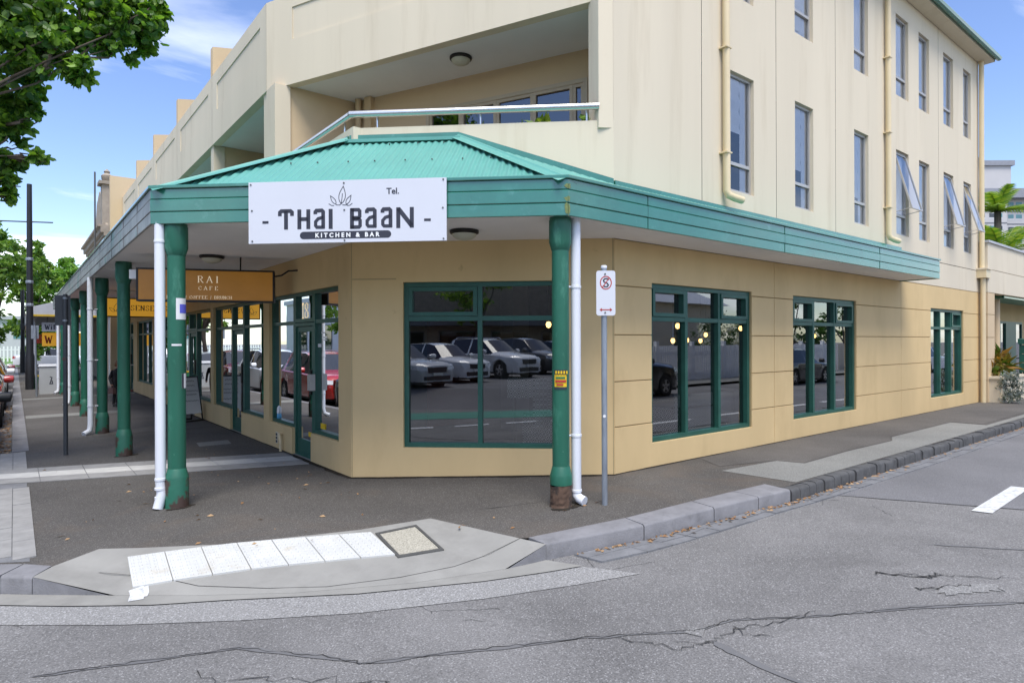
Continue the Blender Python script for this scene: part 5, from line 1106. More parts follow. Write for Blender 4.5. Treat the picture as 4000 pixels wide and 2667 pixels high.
# ------------------------------------------------------------------ vehicles
def make_car(lab, paint, x, y, head, L=4.3, Wd=1.78, H=1.5, kind='suv', rails=False, group='parked cars', gnd=None):
    """Lofted body with real wheel openings; front points along +x locally."""
    gz = (zp(x)+ROAD) if gnd is None else gnd
    t = thing('parked_car', lab, 'car', (x, y, gz), head, group); w = Wd/2
    R = .34 if kind in ('suv', 'ute') else .31; clr = .24 if kind in ('suv', 'ute') else .19; xf, xr = L*.5-.86, -L*.5+.80
    belt = H*.60; hood = H*.585 if kind != 'ute' else H*.60
    def arch(xx):
        z = 0
        for c in (xf, xr):
            d = abs(xx-c); Ra = R+.06
            if d < Ra: z = max(z, R+sqrt(Ra*Ra-d*d))
        return z
    # key stations: x, width factor, shoulder z, top-edge half width factor, top-edge z, centre z
    tail = {'suv': .47, 'hatch': .46, 'sedan': .30, 'ute': .04}[kind]
    K = [(L*.5, .70, hood*.62, .62, hood*.70, hood*.72), (L*.49, .82, hood*.74, .70, hood*.84, hood*.86), (L*.45, .94, hood*.85, .74, hood*.95, hood*.98), (L*.33, .985, belt*.93, .78, hood*1.0, hood*1.05), (L*.205, 1, belt*.97, .80, hood*1.06, hood*1.12), (L*.06, 1, belt, .66, H*.93, H*.955), (-L*.02, 1, belt*1.01, .655, H*.975, H), (-L*.20, 1, belt*1.02, .65, H*.975, H*.998)]
    if kind in ('suv', 'hatch'): K += [(-L*(tail-.10), .99, belt*1.04, .64, H*.955, H*.98), (-L*(tail-.005), .95, belt*1.03, .68, belt*1.12, belt*1.16), (-L*.49, .93, belt*.95, .75, belt*1.0, belt*1.02), (-L*.5, .86, belt*.72, .74, belt*.78, belt*.8)]
    elif kind == 'sedan': K += [(-L*.27, .99, belt*1.02, .66, H*.93, H*.95), (-L*.40, .97, belt*1.0, .74, belt*1.06, belt*1.1), (-L*.48, .93, belt*.97, .76, belt*1.03, belt*1.06), (-L*.5, .84, belt*.7, .72, belt*.76, belt*.78)]
    else: K += [(-L*.22, 1, belt*1.02, .66, H*.90, H*.92), (-L*.235, 1, belt*1.02, .86, belt*1.06, belt*.9), (-L*.49, .97, belt*1.02, .86, belt*1.06, belt*.9), (-L*.5, .95, belt*.9, .84, belt*.95, belt*.88)]
    xs = sorted({k[0] for k in K} | {c+dd for c in (xf, xr) for dd in (-.41, -.36, -.27, -.15, 0, .15, .27, .36, .41) if abs(c+dd) < L*.5-.02} | {-L*.075, -L*.095}, reverse=True)
    def at(xx):
        for a, b in zip(K, K[1:]):
            if a[0] >= xx >= b[0]:
                f = (a[0]-xx)/max(a[0]-b[0], 1e-6); return [a[i]+(b[i]-a[i])*f for i in range(6)]
        return list(K[-1])
    secs = []
    for xx in xs:
        _, wf, zs, tw, tz, cz = at(xx); A = arch(xx); z1 = max(clr, A); zm = max(clr+(zs-clr)*.55, A+.03); zs = max(zs, zm+.03)
        secs.append([(0, clr+.02), (w*wf*.82, max(clr, A-.02 if A else clr)), (w*wf*.965, z1+.02), (w*wf*1.0, zm), (w*wf*.985, zs-.03), (w*wf*.955, zs), (w*wf*tw+(0), max(tz, zs+.01)), (w*wf*tw*.6, max(cz-.005, zs+.015)), (0, max(cz, zs+.02))])
    n = len(secs[0]); body = MB(); gl = MB(); vs = []
    for xx, s in zip(xs, secs):
        vs += [(xx, -p[0], p[1]) for p in s] + [(xx, p[0], p[1]) for p in s[-2:0:-1]]
    m = 2*n-2; fb = []; fg = []
    for i in range(len(xs)-1):
        xm = (xs[i]+xs[i+1])/2
        for k in range(m):
            f = (i*m+k, i*m+(k+1) % m, (i+1)*m+(k+1) % m, (i+1)*m+k); kk = min(k, m-1-k)     # symmetric band index
            side = kk == 5; top = kk in (6, 7); g = False
            end = {'suv': L*(tail-.03), 'hatch': L*(tail-.03), 'sedan': L*.36, 'ute': L*.215}[kind]
            if side and L*.17 > xm > -end and not (-L*.095 < xm < -L*.075) and not (kind in ('suv',) and -L*.33 > xm > -L*.36): g = True
            if top and L*.205 > xm > L*.06: g = True
            if top and kind in ('suv', 'hatch') and -L*(tail-.10) > xm > -L*(tail-.005): g = True
            if top and kind == 'sedan' and -L*.27 > xm > -L*.40: g = True
            (fg if g else fb).append(f)
    fb += [tuple(range(m)), tuple(range((len(xs)-1)*m, len(xs)*m))[::-1]]
    def compact(faces):
        ids = sorted({i for f in faces for i in f}); mp_ = {a: b for b, a in enumerate(ids)}; return MB().add([vs[i] for i in ids], [tuple(mp_[i] for i in f) for f in faces])
    compact(fb).build('body', paint, t, False, True)
    par = {}
    def find(a):
        while par.setdefault(a, a) != a: a = par[a]
        return a
    for f in fg:
        for i in f[1:]: par[find(i)] = find(f[0])
    isl = {}
    for f in fg: isl.setdefault(find(f[0]), []).append(f)
    for fs_ in isl.values(): compact(fs_).build('window', 'car_glass', t, False, True)
    # wheel wells, wheels
    for c in (xf, xr):
        for s in (-1, 1):
            MB().lathe([(R+.055, 0), (R+.055, s*.2)], (c, s*(w-.26), R), 18, 'Y').build('wheel_well', 'car_trim', t, False)
            y0 = s*(w-.20); wh = MB().lathe([(R*.64, 0), (R*.93, 0), (R, s*.03), (R, s*.15), (R*.93, s*.185), (R*.66, s*.19), (R*.64, s*.15)], (c, y0, R), 24, 'Y').build('wheel', 'rubber', t, False, True)
            mb = MB(); mb.lathe([(R*.64, s*.14), (R*.66, s*.175), (R*.60, s*.175), (R*.58, s*.12), (.02, s*.11)], (c, y0, R), 24, 'Y')
            for k in range(5):
                a = 2*pi*k/5+.3; da = .17; pts = [(.05*cos(a-1), .05*sin(a-1)), (R*.6*cos(a-da), R*.6*sin(a-da)), (R*.6*cos(a+da), R*.6*sin(a+da)), (.05*cos(a+1), .05*sin(a+1))]
                mb.hexa([(c+p[0], y0+s*.12, R+p[1]) for p in pts]+[(c+p[0], y0+s*.17, R+p[1]) for p in pts])
            mb.build('rim', 'alloy', wh, False)
    for s in (-1, 1):
        zl = hood*.80
        MB().hexa([(L*.44, s*w*.55, zl-.11), (L*.507, s*w*.46, zl-.10), (L*.488, s*w*.86, zl-.08), (L*.425, s*w*.985, zl-.05), (L*.44, s*w*.55, zl+.03), (L*.502, s*w*.48, zl+.02), (L*.480, s*w*.84, zl+.05), (L*.41, s*w*.975, zl+.09)]).build('headlight', 'car_lamp', t, False)
        MB().hexa([(-L*.505, s*w*.60, belt*.78), (-L*.505, s*w*.84, belt*.78), (-L*.47, s*w*.955, belt*.78), (-L*.46, s*w*.7, belt*.78), (-L*.502, s*w*.60, belt*.98), (-L*.500, s*w*.83, belt*.98), (-L*.465, s*w*.945, belt*1.0), (-L*.46, s*w*.7, belt*.98)]).build('tail_light', 'car_red_lamp', t, False)
        MB().lathe([(.03, -.10), (.085, -.085), (.095, 0), (.085, .09), (.03, .11)], (L*.155, s*(w+.10), belt+.10), 10, 'Y').build('mirror', paint if paint != 'car_black' else 'car_trim', t, False, True)
        if rails: MB().tube([(L*.03, s*w*.63, H*.97), (0, s*w*.63, H+.03), (-L*.3, s*w*.62, H+.03), (-L*.34, s*w*.61, H*.96)], .02, 6).build('roof_rail', 'alloy', t, False, True)
    MB().box(L*.488, -w*.42, hood*.60, L*.506, w*.42, hood*.80).build('grille', 'car_trim', t, False)
    MB().box(L*.46, -w*.62, hood*.30, L*.504, w*.62, hood*.46).build('lower_grille', 'car_trim', t, False)
    MB().box(L*.5, -.19, hood*.48, L*.512, .19, hood*.59).build('number_plate', 'plate', t, False)
    MB().box(-L*.512, -.19, belt*.6, -L*.5, .19, belt*.74).build('number_plate', 'plate', t, False)
    MB().box(-L*.46, -w*.9, clr-.06, L*.46, w*.9, clr+.05).build('underbody', 'car_trim', t, False)
    return t
XL = -4.56
make_car('black sedan at the head of the kerbside row, nose to the corner', 'car_black', XL, 10.15, -pi/2, 4.6, 1.80, 1.46, 'sedan')
make_car('red hatch-backed four wheel drive parked behind the black sedan', 'car_red', XL+.03, 15.0, -pi/2, 4.4, 1.82, 1.66, 'suv', True)
make_car('white family wagon parked behind the red car', 'car_white', XL+.04, 20.1, -pi/2, 4.6, 1.84, 1.70, 'suv', True)
make_car('maroon wagon parked behind the white one along the kerb', 'car_maroon', XL+.06, 25.2, -pi/2, 4.5, 1.82, 1.65, 'suv')
make_car('silver hatchback in the kerbside row beyond the maroon wagon', 'car_silver', XL, 30.4, -pi/2, 4.2, 1.76, 1.5, 'hatch')
# cars across the junction, seen mirrored in the corner window
nC = (cu[1], -cu[0])
def WXY(X, Y): return (-3.416+.7818*X+.6235*Y, -5.316-.6235*X+.7818*Y)
def mir(p):
    d = (p[0]-W1[0])*nC[0]+(p[1]-W1[1])*nC[1]; return (p[0]-2*d*nC[0], p[1]-2*d*nC[1])
def vcar(px, d, hx, hy, **kw):
    X = (px-1176)/1434*d; p = mir(WXY(X, d)); q = mir(WXY(X+hx, d+hy)); make_car(x=p[0], y=p[1], head=math.atan2(q[1]-p[1], q[0]-p[0]), group='cars angle-parked across the junction', **kw)
for px, d, kw in ((905, 21.8, dict(lab='silver sedan angle-parked first in the row across the junction', paint='car_silver', L=4.6, H=1.45, kind='sedan')), (1013, 24.3, dict(lab='small white hatchback angle-parked across the junction', paint='car_white', L=4.05, Wd=1.72, H=1.46, kind='hatch')), (1122, 27.2, dict(lab='white wagon with roof rails angle-parked across the junction', paint='car_white', L=4.75, Wd=1.84, H=1.66, kind='suv', rails=True)), (1212, 30.2, dict(lab='charcoal wagon angle-parked beside the white wagon', paint='car_dark', L=4.6, Wd=1.84, H=1.68, kind='suv')), (1282, 33.2, dict(lab='dark blue hatchback angle-parked at the end of the row', paint='car_navy', L=4.3, Wd=1.8, H=1.55, kind='hatch'))):
    vcar(px, d, .72, -.69, gnd=.24, **kw)
# the far kerb of the right hand street
make_car('black pickup with alloy wheels parked by the white picket fence', 'car_black', 11.7, -8.35, 0, 5.2, 1.9, 1.8, 'ute', group='cars across the side street', gnd=-.08)
make_car('black hatchback parked across the side street below the white roses', 'car_black', 23.2, -8.2, 0, 4.3, 1.78, 1.47, 'hatch', group='cars across the side street', gnd=-.08)
make_car('white sedan parked far along the side street', 'car_white', 38.5, -8.2, 0, 4.6, 1.8, 1.46, 'sedan', group='cars across the side street', gnd=-.08)
make_car('grey wagon parked at the far end of the side street', 'car_dark', 33.0, -8.2, 0, 4.6, 1.8, 1.6, 'suv', group='cars across the side street', gnd=-.08)

# ------------------------------------------------------------------ vegetation
def rnd_dir():
    z = random.uniform(-1, 1); a = random.uniform(0, 2*pi); r = sqrt(1-z*z); return Vector((r*cos(a), r*sin(a), z))
def leaves(clumps, n, size, seed, shell=.55, droop=.3, ratio=.55, bend=True):
    """Leaf-sized bent blades spread through ellipsoid clumps, thicker towards their skins."""
    random.seed(seed); mb = MB(); tot = sum((c[3]*c[4]*c[5])**(2/3) for c in clumps); vs = []; fs = []
    for c in clumps:
        k = int(n*(c[3]*c[4]*c[5])**(2/3)/tot)
        subs = [rnd_dir()*random.uniform(.5, .95) for _ in range(max(5, k//45))]
        for i in range(k):
            sb = subs[i % len(subs)]; d = sb+rnd_dir()*random.uniform(0, .32)
            p = Vector((c[0]+d.x*c[3], c[1]+d.y*c[4], c[2]+d.z*c[5])); s = size*random.uniform(.6, 1.25)
            u = rnd_dir(); u.z -= droop; u.normalize(); v = u.cross(rnd_dir()).normalized(); nn_ = u.cross(v)
            b = len(vs); tip = p+u*s; m1 = p+u*s*.45+v*s*ratio*.5+nn_*s*.1; m2 = p+u*s*.45-v*s*ratio*.5+nn_*s*.1
            if ratio > .7:      # broad rounded leaf, cupped along its midrib
                q1 = p+u*s*.78+v*s*ratio*.36+nn_*s*.06; q2 = p+u*s*.78-v*s*ratio*.36+nn_*s*.06; r1 = p+u*s*.2+v*s*ratio*.42+nn_*s*.08; r2 = p+u*s*.2-v*s*ratio*.42+nn_*s*.08
                vs += [p, r1, q1, tip, q2, r2]; fs += [(b, b+1, b+2, b+3), (b, b+3, b+4, b+5)]
            else: vs += [p, m1, tip, m2]; fs += [(b, b+1, b+2), (b, b+2, b+3)]
    mb.add(vs, fs); return mb
def limb(mb, a, b, r0, r1, wob=.1, n=5):
    a, b = Vector(a), Vector(b); P = []; 
    for k in range(n+1):
        t = k/n; P.append(a+(b-a)*t+(Vector((random.uniform(-wob, wob), random.uniform(-wob, wob), random.uniform(-wob, wob)*.4)) if 0 < k < n else Vector()))
    mb.tube(P, [r0+(r1-r0)*k/n for k in range(n+1)], 8)
def tree(name, lab, base, th, clumps, nleaf, size, lmat, bmat='bark', r=.14, seed=1, group=None, ratio=.55, droop=.3, lr=1.0, near=0, nnear=0):
    random.seed(seed); t = thing(name, lab, 'tree', base, 0, group); top = (base[0]+random.uniform(-.2, .2), base[1]+random.uniform(-.2, .2), base[2]+th)
    mb = MB(); limb(mb, (base[0], base[1], base[2]-.1), top, r, r*.7, .05); tr = mb.build('trunk', bmat, t, smooth='all')
    for c in clumps:
        mb = MB(); mid = Vector(top).lerp(Vector(c[:3]), .5)+Vector((0, 0, .15)); limb(mb, top, mid, r*.5*lr, r*.3*lr, .08, 3); limb(mb, mid, c[:3], r*.3*lr, r*.1*lr, .08, 3); mb.build('limb', bmat, tr, smooth='all')
        for q in range(3):
            d = rnd_dir(); mb = MB(); limb(mb, mid.lerp(Vector(c[:3]), .7), (c[0]+d.x*c[3]*.8, c[1]+d.y*c[4]*.8, c[2]+d.z*c[5]*.7), r*.14, r*.04, .06, 4); mb.build('twig', bmat, tr, smooth='all')
    if near:
        c0 = leaves(clumps[:near], nnear, size, seed+51, ratio=ratio, droop=droop).build('crown', lmat, t); c0['kind'] = 'stuff'
    cr_ = leaves(clumps[near:], nleaf, size, seed+50, ratio=ratio, droop=droop).build('crown', lmat, t); cr_['kind'] = 'stuff'
    return t
def DP(px, py, d):   # picture point at depth d -> place in the scene, for crowns seen against the sky
    a, b = px-1176, py-786; a, b = a-.0034*b, b+.0034*a; X, Z = a/1434*d, 1.72-b/1434*d; q = WXY(X, d); return (q[0], q[1], Z)
cl = []
for px, py, d, rx, rz in ((40, 30, 8, .62, .55), (150, 40, 8.2, .6, .55), (255, 25, 8.2, .5, .5), (320, 50, 8.3, .38, .38), (355, 30, 8.3, .22, .3), (90, 120, 8, .55, .38), (170, 130, 7.9, .3, .28), (30, 190, 8, .38, .4), (265, 110, 8.2, .22, .2), (20, 270, 8.1, .33, .33), (72, 275, 8.1, .15, .14), (25, 345, 8.1, .28, .26), (80, 362, 8.1, .17, .12), (12, 420, 8.1, .20, .24), (18, 455, 8.1, .1, .12)):
    q = DP(px, py, d); cl.append((q[0], q[1], q[2], rx, rx, rz))
tb = (-4.75, 4.9, zp(-4)-.0)
for dx, dy, z, rr in ((0, 0, 7.6, 1.2), (-1.3, .6, 6.8, 1.2), (-.4, 1.6, 6.6, 1.2), (.5, -.6, 7.2, 1.0), (-.9, -1.0, 6.2, 1.0), (-1.6, -.3, 5.4, .9), (-.2, .9, 5.6, .9), (.1, -.5, 5.2, .8), (.9, .3, 6.0, .8), (-.8, .2, 4.6, .8), (.2, .2, 4.4, .6)): cl.append((tb[0]+dx, tb[1]+dy, z, rr, rr, rr*.8))
tree('street_tree', 'leafy street tree with broad glossy leaves overhanging the awning corner', tb, 3.6, cl, 17000, .11, 'leaf_near', 'bark', .15, 31, ratio=.75, droop=.5, lr=.35, near=15, nnear=9500)
def blobs(c, r, zlo, zhi, n, seed, taper=0):
    random.seed(seed); out = []
    for i in range(n):
        z = zlo+(zhi-zlo)*(i+.5)/n; k = (1-abs(2*(z-zlo)/(zhi-zlo)-1)**2*.55) if not taper else max(.12, 1-(z-zlo)/(zhi-zlo))
        a = random.uniform(0, 6.28); dd = r*k*(.45 if not taper else .25); out.append((c[0]+cos(a)*dd, c[1]+sin(a)*dd, z, r*k*.7, r*k*.7, (zhi-zlo)/n*.95))
    return out
STG = 'street trees along the left hand street'
tree('street_tree', 'bushy green street tree standing left of the tall dark pole', (-4.4, 41, -.2), 2.6, blobs((-4.6, 41), 2.6, 1.9, 8.6, 10, 3), 9000, .30, 'leaf_mid', 'bark', .16, 3, STG)
tree('street_tree', 'slim yellow-green street tree just behind the tall dark pole', (-2.5, 51, -.2), 2.4, blobs((-2.4, 51), 1.7, .9, 9.0, 10, 4), 7000, .32, 'leaf_mid', 'bark', .13, 4, STG)
tree('street_tree', 'tall street tree beyond the silver hatchback', (-5.0, 33.5, -.2), 2.7, blobs((-5.6, 33.5), 2.1, 3.0, 7.4, 8, 6), 4200, .24, 'leaf_mid', 'bark', .15, 6, STG)
tree('conifer', 'dense bright green conical conifer beyond the white awning', (.2, 68.6, -.2), 2.2, blobs((.2, 68.6), 2.0, 1.5, 9.9, 12, 5), 14000, .34, 'leaf_conifer', 'bark', .2, 5)
tree('park_tree', 'low rounded tree by the park fence at the end of the street', (-1.6, 62, -.2), 1.5, blobs((-1.6, 62), 2.2, 1.4, 4.6, 7, 8), 3600, .26, 'leaf_mid', 'bark', .12, 8)
tree('park_tree', 'wide hedge-like tree behind the park fence', (-8, 80, -.2), 1.0, blobs((-9, 80), 4.2, .5, 3.4, 8, 9), 4200, .32, 'leaf_hedge', 'bark', .12, 9)
for k, (x, y, s) in enumerate(((-13, 9, 1), (-13.2, 19, 2), (-12.8, 30, 3))):
    tree('street_tree', ('street tree opposite the corner shop across the left hand street', 'street tree opposite the spa across the left hand street', 'street tree opposite the old pediment building')[k], (x, y, -.2), 2.8, blobs((x, y), 3.4, 2.4, 8.4, 9, 60+k), 5200, .32, 'leaf_mid', 'bark', .16, 60+k)
# palm behind the low neighbour
def palm(name, lab, x, y, z0, zt, nf, ln, seed):
    random.seed(seed); t = thing(name, lab, 'palm', (x, y, z0)); MB().tube([(x, y, z0), (x+.1, y, (z0+zt)/2), (x, y, zt)], [.16, .13, .12], 9).build('trunk', 'bark_grey', t, smooth='all')
    for i in range(nf):
        a = 2*pi*i/nf+random.uniform(-.2, .2); el = random.uniform(.15, 1.25); d = Vector((cos(a)*cos(el), sin(a)*cos(el), sin(el))); P = []; 
        for k in range(9):
            s = ln*k/8; P.append(Vector((x, y, zt))+d*s+Vector((0, 0, -.34*(s/ln)**2*ln*1.1)))
        mb = MB(); sd = d.cross(Vector((0, 0, 1))).normalized()
        for k in range(1, 9):
            for s in (-1, 1):
                for h in (0, .5):
                    p = P[k-1].lerp(P[k], h); tng = (P[k]-P[k-1]).normalized(); l = ln*.34*(1-abs(k/8-.45)); tip = p+sd*s*l*.75+tng*l*.65+Vector((0, 0, -.25*l)); wv = tng*.06
                    mb.add([p-wv, p+wv, tip], [(0, 1, 2)])
        fo = mb.build('frond', 'leaf_palm', t); fo['kind'] = 'stuff'
        MB().tube(P, [.025*(1-k/10) for k in range(9)], 5).build('rachis', 'leaf_palm', fo)
palm('palm_tree', 'bright yellow-green palm rising behind the low neighbouring wall', 26.3, 1.75, 0, 4.9, 18, 2.3, 3)
palm('palm_tree', 'taller ragged palm close behind the end downpipe', 27.4, 2.1, 0, 6.9, 14, 1.7, 5)
tree('garden_tree', 'small olive tree showing over the neighbouring parapet', (36, 3.0, 0), 4.2, blobs((36, 3.0), 1.1, 4.4, 5.6, 4, 14), 900, .2, 'leaf_hedge', 'bark', .1, 14)

# ------------------------------------------------------------------ neighbour to the right
NB = thing('neighbour_building', 'low cream rendered building with recessed green entrance beside the corner building', 'building', (17.02, -.18, 0))
FNb = Fr(17.02, -.18, 1, 0, 0, -1)
for z0, z1 in ((-.4, .65), (.65, 1.22), (1.22, 1.81), (1.81, 2.43), (2.43, 3.02)): MB().box(17.02, -.18, z0+.008, 17.62, 1.3, z1-.008).build('pier_block', 'render_peach', NB)
MB().box(17.04, -.165, -.4, 17.60, 1.28, 3.6).build('pier_core', 'joint', NB)
MB().box(17.02, -.18, 3.028, 34, .05, 3.64).build('wall_panel', 'render_cream', NB); MB().box(17.02, -.18, 3.655, 34, .05, 4.36).build('wall_panel', 'render_cream', NB)
MB().box(17.03, .06, 3.1, 34, .6, 4.3).build('upper_block', 'render_cream', NB); MB().box(16.98, -.22, 4.36, 34, .62, 4.42).build('coping', 'far_roof', NB)
FE = Fr(17.6, 1.2, 1, 0, 0, -1)
mb = MB(); holes_wall(mb, FE, 0, 16, -.4, 3.1, [(6.3, 9.2, .05, 2.42)], .1); mb.build('entry_wall', 'render_tan', NB)
mb = MB(); frame_rect(mb, FE, 6.3, 9.2, .05, 2.42, -.08, 0, .08); dr = mb.build('entrance_door', 'green_frame', NB)
MB().fbox(FE, 7.0, 8.3, -.06, .01, .1, 2.36).build('leaf', 'green_frame', dr); pane(FE, 6.38, 7.0, .1, 2.34, -.04, dr); pane(FE, 8.3, 9.12, .1, 2.34, -.04, dr)
mb = MB().fbox(FE, 6.0, 9.5, -2, -.11, 0, 2.6); mb.f.pop(4); mb.mi.pop(); mb.build('hall', 'room_wall', NB)
mb = MB(); e = 3.06; x0, x1, y0, y1, zr = 19.0, 27.5, -.05, 1.2, 3.62; mb.add([(x0, y0, e), (x1, y0, e), (x1, y1, e), (x0, y1, e), (x0+.9, y1, zr), (x1-.9, y1, zr)], [(0, 1, 5, 4), (0, 4, 3), (1, 2, 5), (0, 3, 2, 1)]); mb.build('porch_roof', 'green_roof', NB)
MB().box(x0-.03, y0-.03, 2.96, x1+.03, y0+.02, 3.06).build('porch_fascia', 'green_fascia', NB); MB().box(x0-.03, y0, 2.96, x0+.02, y1, 3.06).build('porch_fascia', 'green_fascia', NB)
MB().lathe([(.10, 0), (.10, 2.9)], (19.5, .25, .05), 14).build('porch_column', 'render_peach', NB, smooth=True)
MB().box(17.6, -.42, -.2, 24, 1.2, .03).build('entry_paving', 'terracotta', NB)
PLN = thing('planter', 'low cream rendered planter wall filled with plants before the green entrance', 'planter', (18.2, -.3, 0))
MB().box(17.12, -.46, -.2, 19.3, .5, .70).build('planter_wall', 'render_cream', PLN); MB().box(17.08, -.50, .70, 19.34, .54, .76).build('planter_cap', 'render_cream', PLN)
def shrub(name, lab, x, y, z, r, rz, n, size, mat, seed, cat='plant', stem=True, ratio=.5):
    t = thing(name, lab, cat, (x, y, z)); o = leaves([(x, y, z+rz, r, r, rz)], n, size, seed, ratio=ratio, droop=-.3).build('foliage', mat, t); o['kind'] = 'stuff'
    mb = MB(); random.seed(seed); limb(mb, (x, y, z-.02), (x, y, z+rz), .03, .012, .02); mb.build('stem', 'bark_grey', t)
shrub('grey_shrub', 'round silver-leaved shrub at the foot of the end downpipe', 17.22, -.62, .04, .33, .42, 1500, .07, 'leaf_grey', 5)
shrub('croton_plant', 'broad-leaved red and green plant at the building end of the planter', 17.6, -.1, .74, .42, .38, 130, .38, 'leaf_croton', 7, ratio=.32)
shrub('croton_plant', 'broad-leaved red and green plant in the middle of the planter', 18.3, -.12, .74, .42, .30, 120, .36, 'leaf_croton', 8, ratio=.32)
shrub('croton_plant', 'low brownish ground plant at the far end of the planter', 18.95, -.15, .74, .36, .12, 220, .12, 'leaf_croton', 9)
mbx = thing('mail_box', 'dark green bank of letterboxes on a post by the entrance', 'letterbox', (20.0, -.35, .03))
MB().box(19.9, -.45, .03, 20.05, -.3, .8).build('post', 'green_frame', mbx)
for k in range(3): MB().box(19.75, -.52, .80+k*.27, 20.2, -.25, 1.05+k*.27).build('box', 'green_frame', mbx)
MB().hexa([(19.72, -.56, 1.62), (20.23, -.56, 1.62), (20.23, -.22, 1.62), (19.72, -.22, 1.62), (19.72, -.4, 1.74), (20.23, -.4, 1.74), (20.23, -.22, 1.78), (19.72, -.22, 1.78)]).build('hood', 'green_frame', mbx)
shrub('balcony_plant', 'small green pot plant peeping over the terrace parapet by the corner pier', 2.42, .42, 4.3, .14, .17, 60, .12, 'leaf_near', 15); shrub('balcony_plant', 'yellow flowering creeper on the third balcony', .35, 12.2, 4.5, .4, .5, 160, .12, 'leaf_palm', 16); shrub('balcony_plant', 'grassy green plant behind the terrace handrail', 1.9, .85, 4.35, .16, .16, 50, .16, 'leaf_palm', 17)
# ------------------------------------------------------------------ tower block far behind
TW = thing('tower_block', 'distant pale concrete tower block with banded floors and a penthouse', 'building', (*WXY(117, 151), 0))
o_ = WXY(104, 150); FT = Fr(o_[0], o_[1], .7818, -.6235, -.6235, -.7818)
MB().fbox(FT, 0, 15, -16, 0, 0, 36).build('wing', 'tower_wall', TW); MB().fbox(FT, 15, 34, -16, -1.6, 0, 36).build('wing', 'tower_wall', TW)
for k in range(11):
    z = 3+k*3.0; MB().fbox(FT, -.1, 15.02, -16.1, .06, z-.14, z+.14).build('floor_band', 'tower_band', TW); MB().fbox(FT, 15.0, 34.1, -16.1, -1.54, z-.14, z+.14).build('floor_band', 'tower_band', TW)
MB().fbox(FT, -.5, 36, -17, .5, 36, 38.2).build('roof_slab', 'tower_roof', TW); MB().fbox(FT, -.5, 18.0, -14, -2.5, 38.2, 44.4).build('penthouse', 'tower_wall', TW); MB().fbox(FT, -.9, 18.6, -14.5, -2.0, 44.4, 45.6).build('penthouse_roof', 'tower_roof', TW)
MB().fbox(FT, 14.0, 14.7, -8, -7, 45.6, 48).build('flue', 'tower_roof', TW)
random.seed(2)
for k in range(2, 12):
    for u0, u1, o in ((8.4, 9.8, .03), (10.6, 12.2, .03), (12.7, 14.0, .03), (16.4, 18.0, -1.57), (18.3, 20.0, -1.57), (23, 25, -1.57)):
        z = k*3.0+.9; wn = MB().fbox(FT, u0, u1, o-.1, o, z, z+1.5).build('window', 'far_white', TW)
        MB().fbox(FT, u0+.12, u1-.12, o-.05, o+.03, z+.45, z+1.4).build('pane', random.choice(('tower_glass', 'tower_glass', 'car_glass')), wn)

# ------------------------------------------------------------------ left hand street further on
OS = thing('old_shop', 'weathered shop with a grey corrugated iron front next to the last party wall', 'building', (0, 26.5, 0))
mb = MB(); n = 90; vs = []
for i in range(n+1):
    y = 24.3+4.4*i/n; vs += [(-.02+.02*cos(i*2.1), y, -.3), (-.02+.02*cos(i*2.1), y, 3.0)]
mb.add(vs, [(2*i, 2*i+2, 2*i+3, 2*i+1) for i in range(n)]); mb.build('corrugated_front', 'corrugated', OS)
MB().box(.02, 24.26, -.3, 7, 28.8, 7.0).build('wall', 'old_render', OS); MB().box(-.1, 24.27, 3.0, .02, 28.8, 3.3).build('beam', 'soffit', OS)
VB = thing('pediment_building', 'old two storey shop with a crumbling ornate pediment and finial', 'building', (0, 32, 0))
MB().box(0, 28.85, -.3, 8, 38, 7.4).build('wall', 'old_render', VB)
for z0, z1, o in ((6.7, 6.85, .18), (6.85, 7.1, .3), (7.1, 7.2, .42)): MB().box(-o, 28.8, z0, .02, 38.05, z1).build('cornice', 'old_render', VB)
Fv = Fr(0, 28.9, 0, 1, -1, 0)
MB().fprism(Fv, [(0, 7.2), (5.4, 7.2), (5.0, 7.7), (4.4, 8.0), (3.9, 8.8), (2.7, 9.25), (1.5, 8.8), (1.0, 8.0), (.4, 7.7)], -.35, .1).build('pediment', 'old_render', VB)
MB().fprism(Fv, [(.1, 7.2), (.75, 7.2), (.75, 9.1), (.1, 9.1)], -.4, .22).build('pier', 'old_render', VB); MB().fprism(Fv, [(0, 9.1), (.85, 9.1), (.85, 9.25), (0, 9.25)], -.5, .35).build('pier_cap', 'old_render', VB)
MB().lathe([(.10, 0), (.22, .12), (.24, .3), (.1, .42), (.14, .5), (.02, .62)], (-.0, 29.3, 9.25), 10).build('urn', 'old_render', VB, smooth=True)
for y in (30.2, 32.2, 34.2): MB().box(-.04, y, 4.2, .01, y+1.0, 6.2).build('window', 'car_glass', VB)
MB().tube([(-.5, 29.0, 3.3), (-.5, 29.0, 9.6)], .04, 6).build('aerial', 'iron', VB)
V2 = thing('pale_awning', 'pale iron skillion awning with boxed fascia on the next shops', 'awning', (-1.4, 36, 2.8))
mb = MB(); mb.hexa([(-2.85, 29.2, 3.30), (-.02, 29.2, 4.1), (-.02, 46, 4.1), (-2.85, 46, 3.30), (-2.85, 29.2, 3.35), (-.02, 29.2, 4.16), (-.02, 46, 4.16), (-2.85, 46, 3.35)]); mb.build('roof', 'iron_roof', V2)
MB().box(-2.9, 29.15, 2.86, -2.84, 46, 3.36).build('fascia', 'far_white', V2); MB().add([(-2.86, 29.16, 3.0), (-.02, 29.16, 3.0), (-.02, 29.16, 4.1), (-2.86, 29.16, 3.32)], [(0, 1, 2, 3)]).build('end_panel', 'far_roof', V2)
MB().box(-2.8, 29.14, 2.94, -.03, 29.18, 3.02).build('edge_trim', 'bin_yellow', V2)
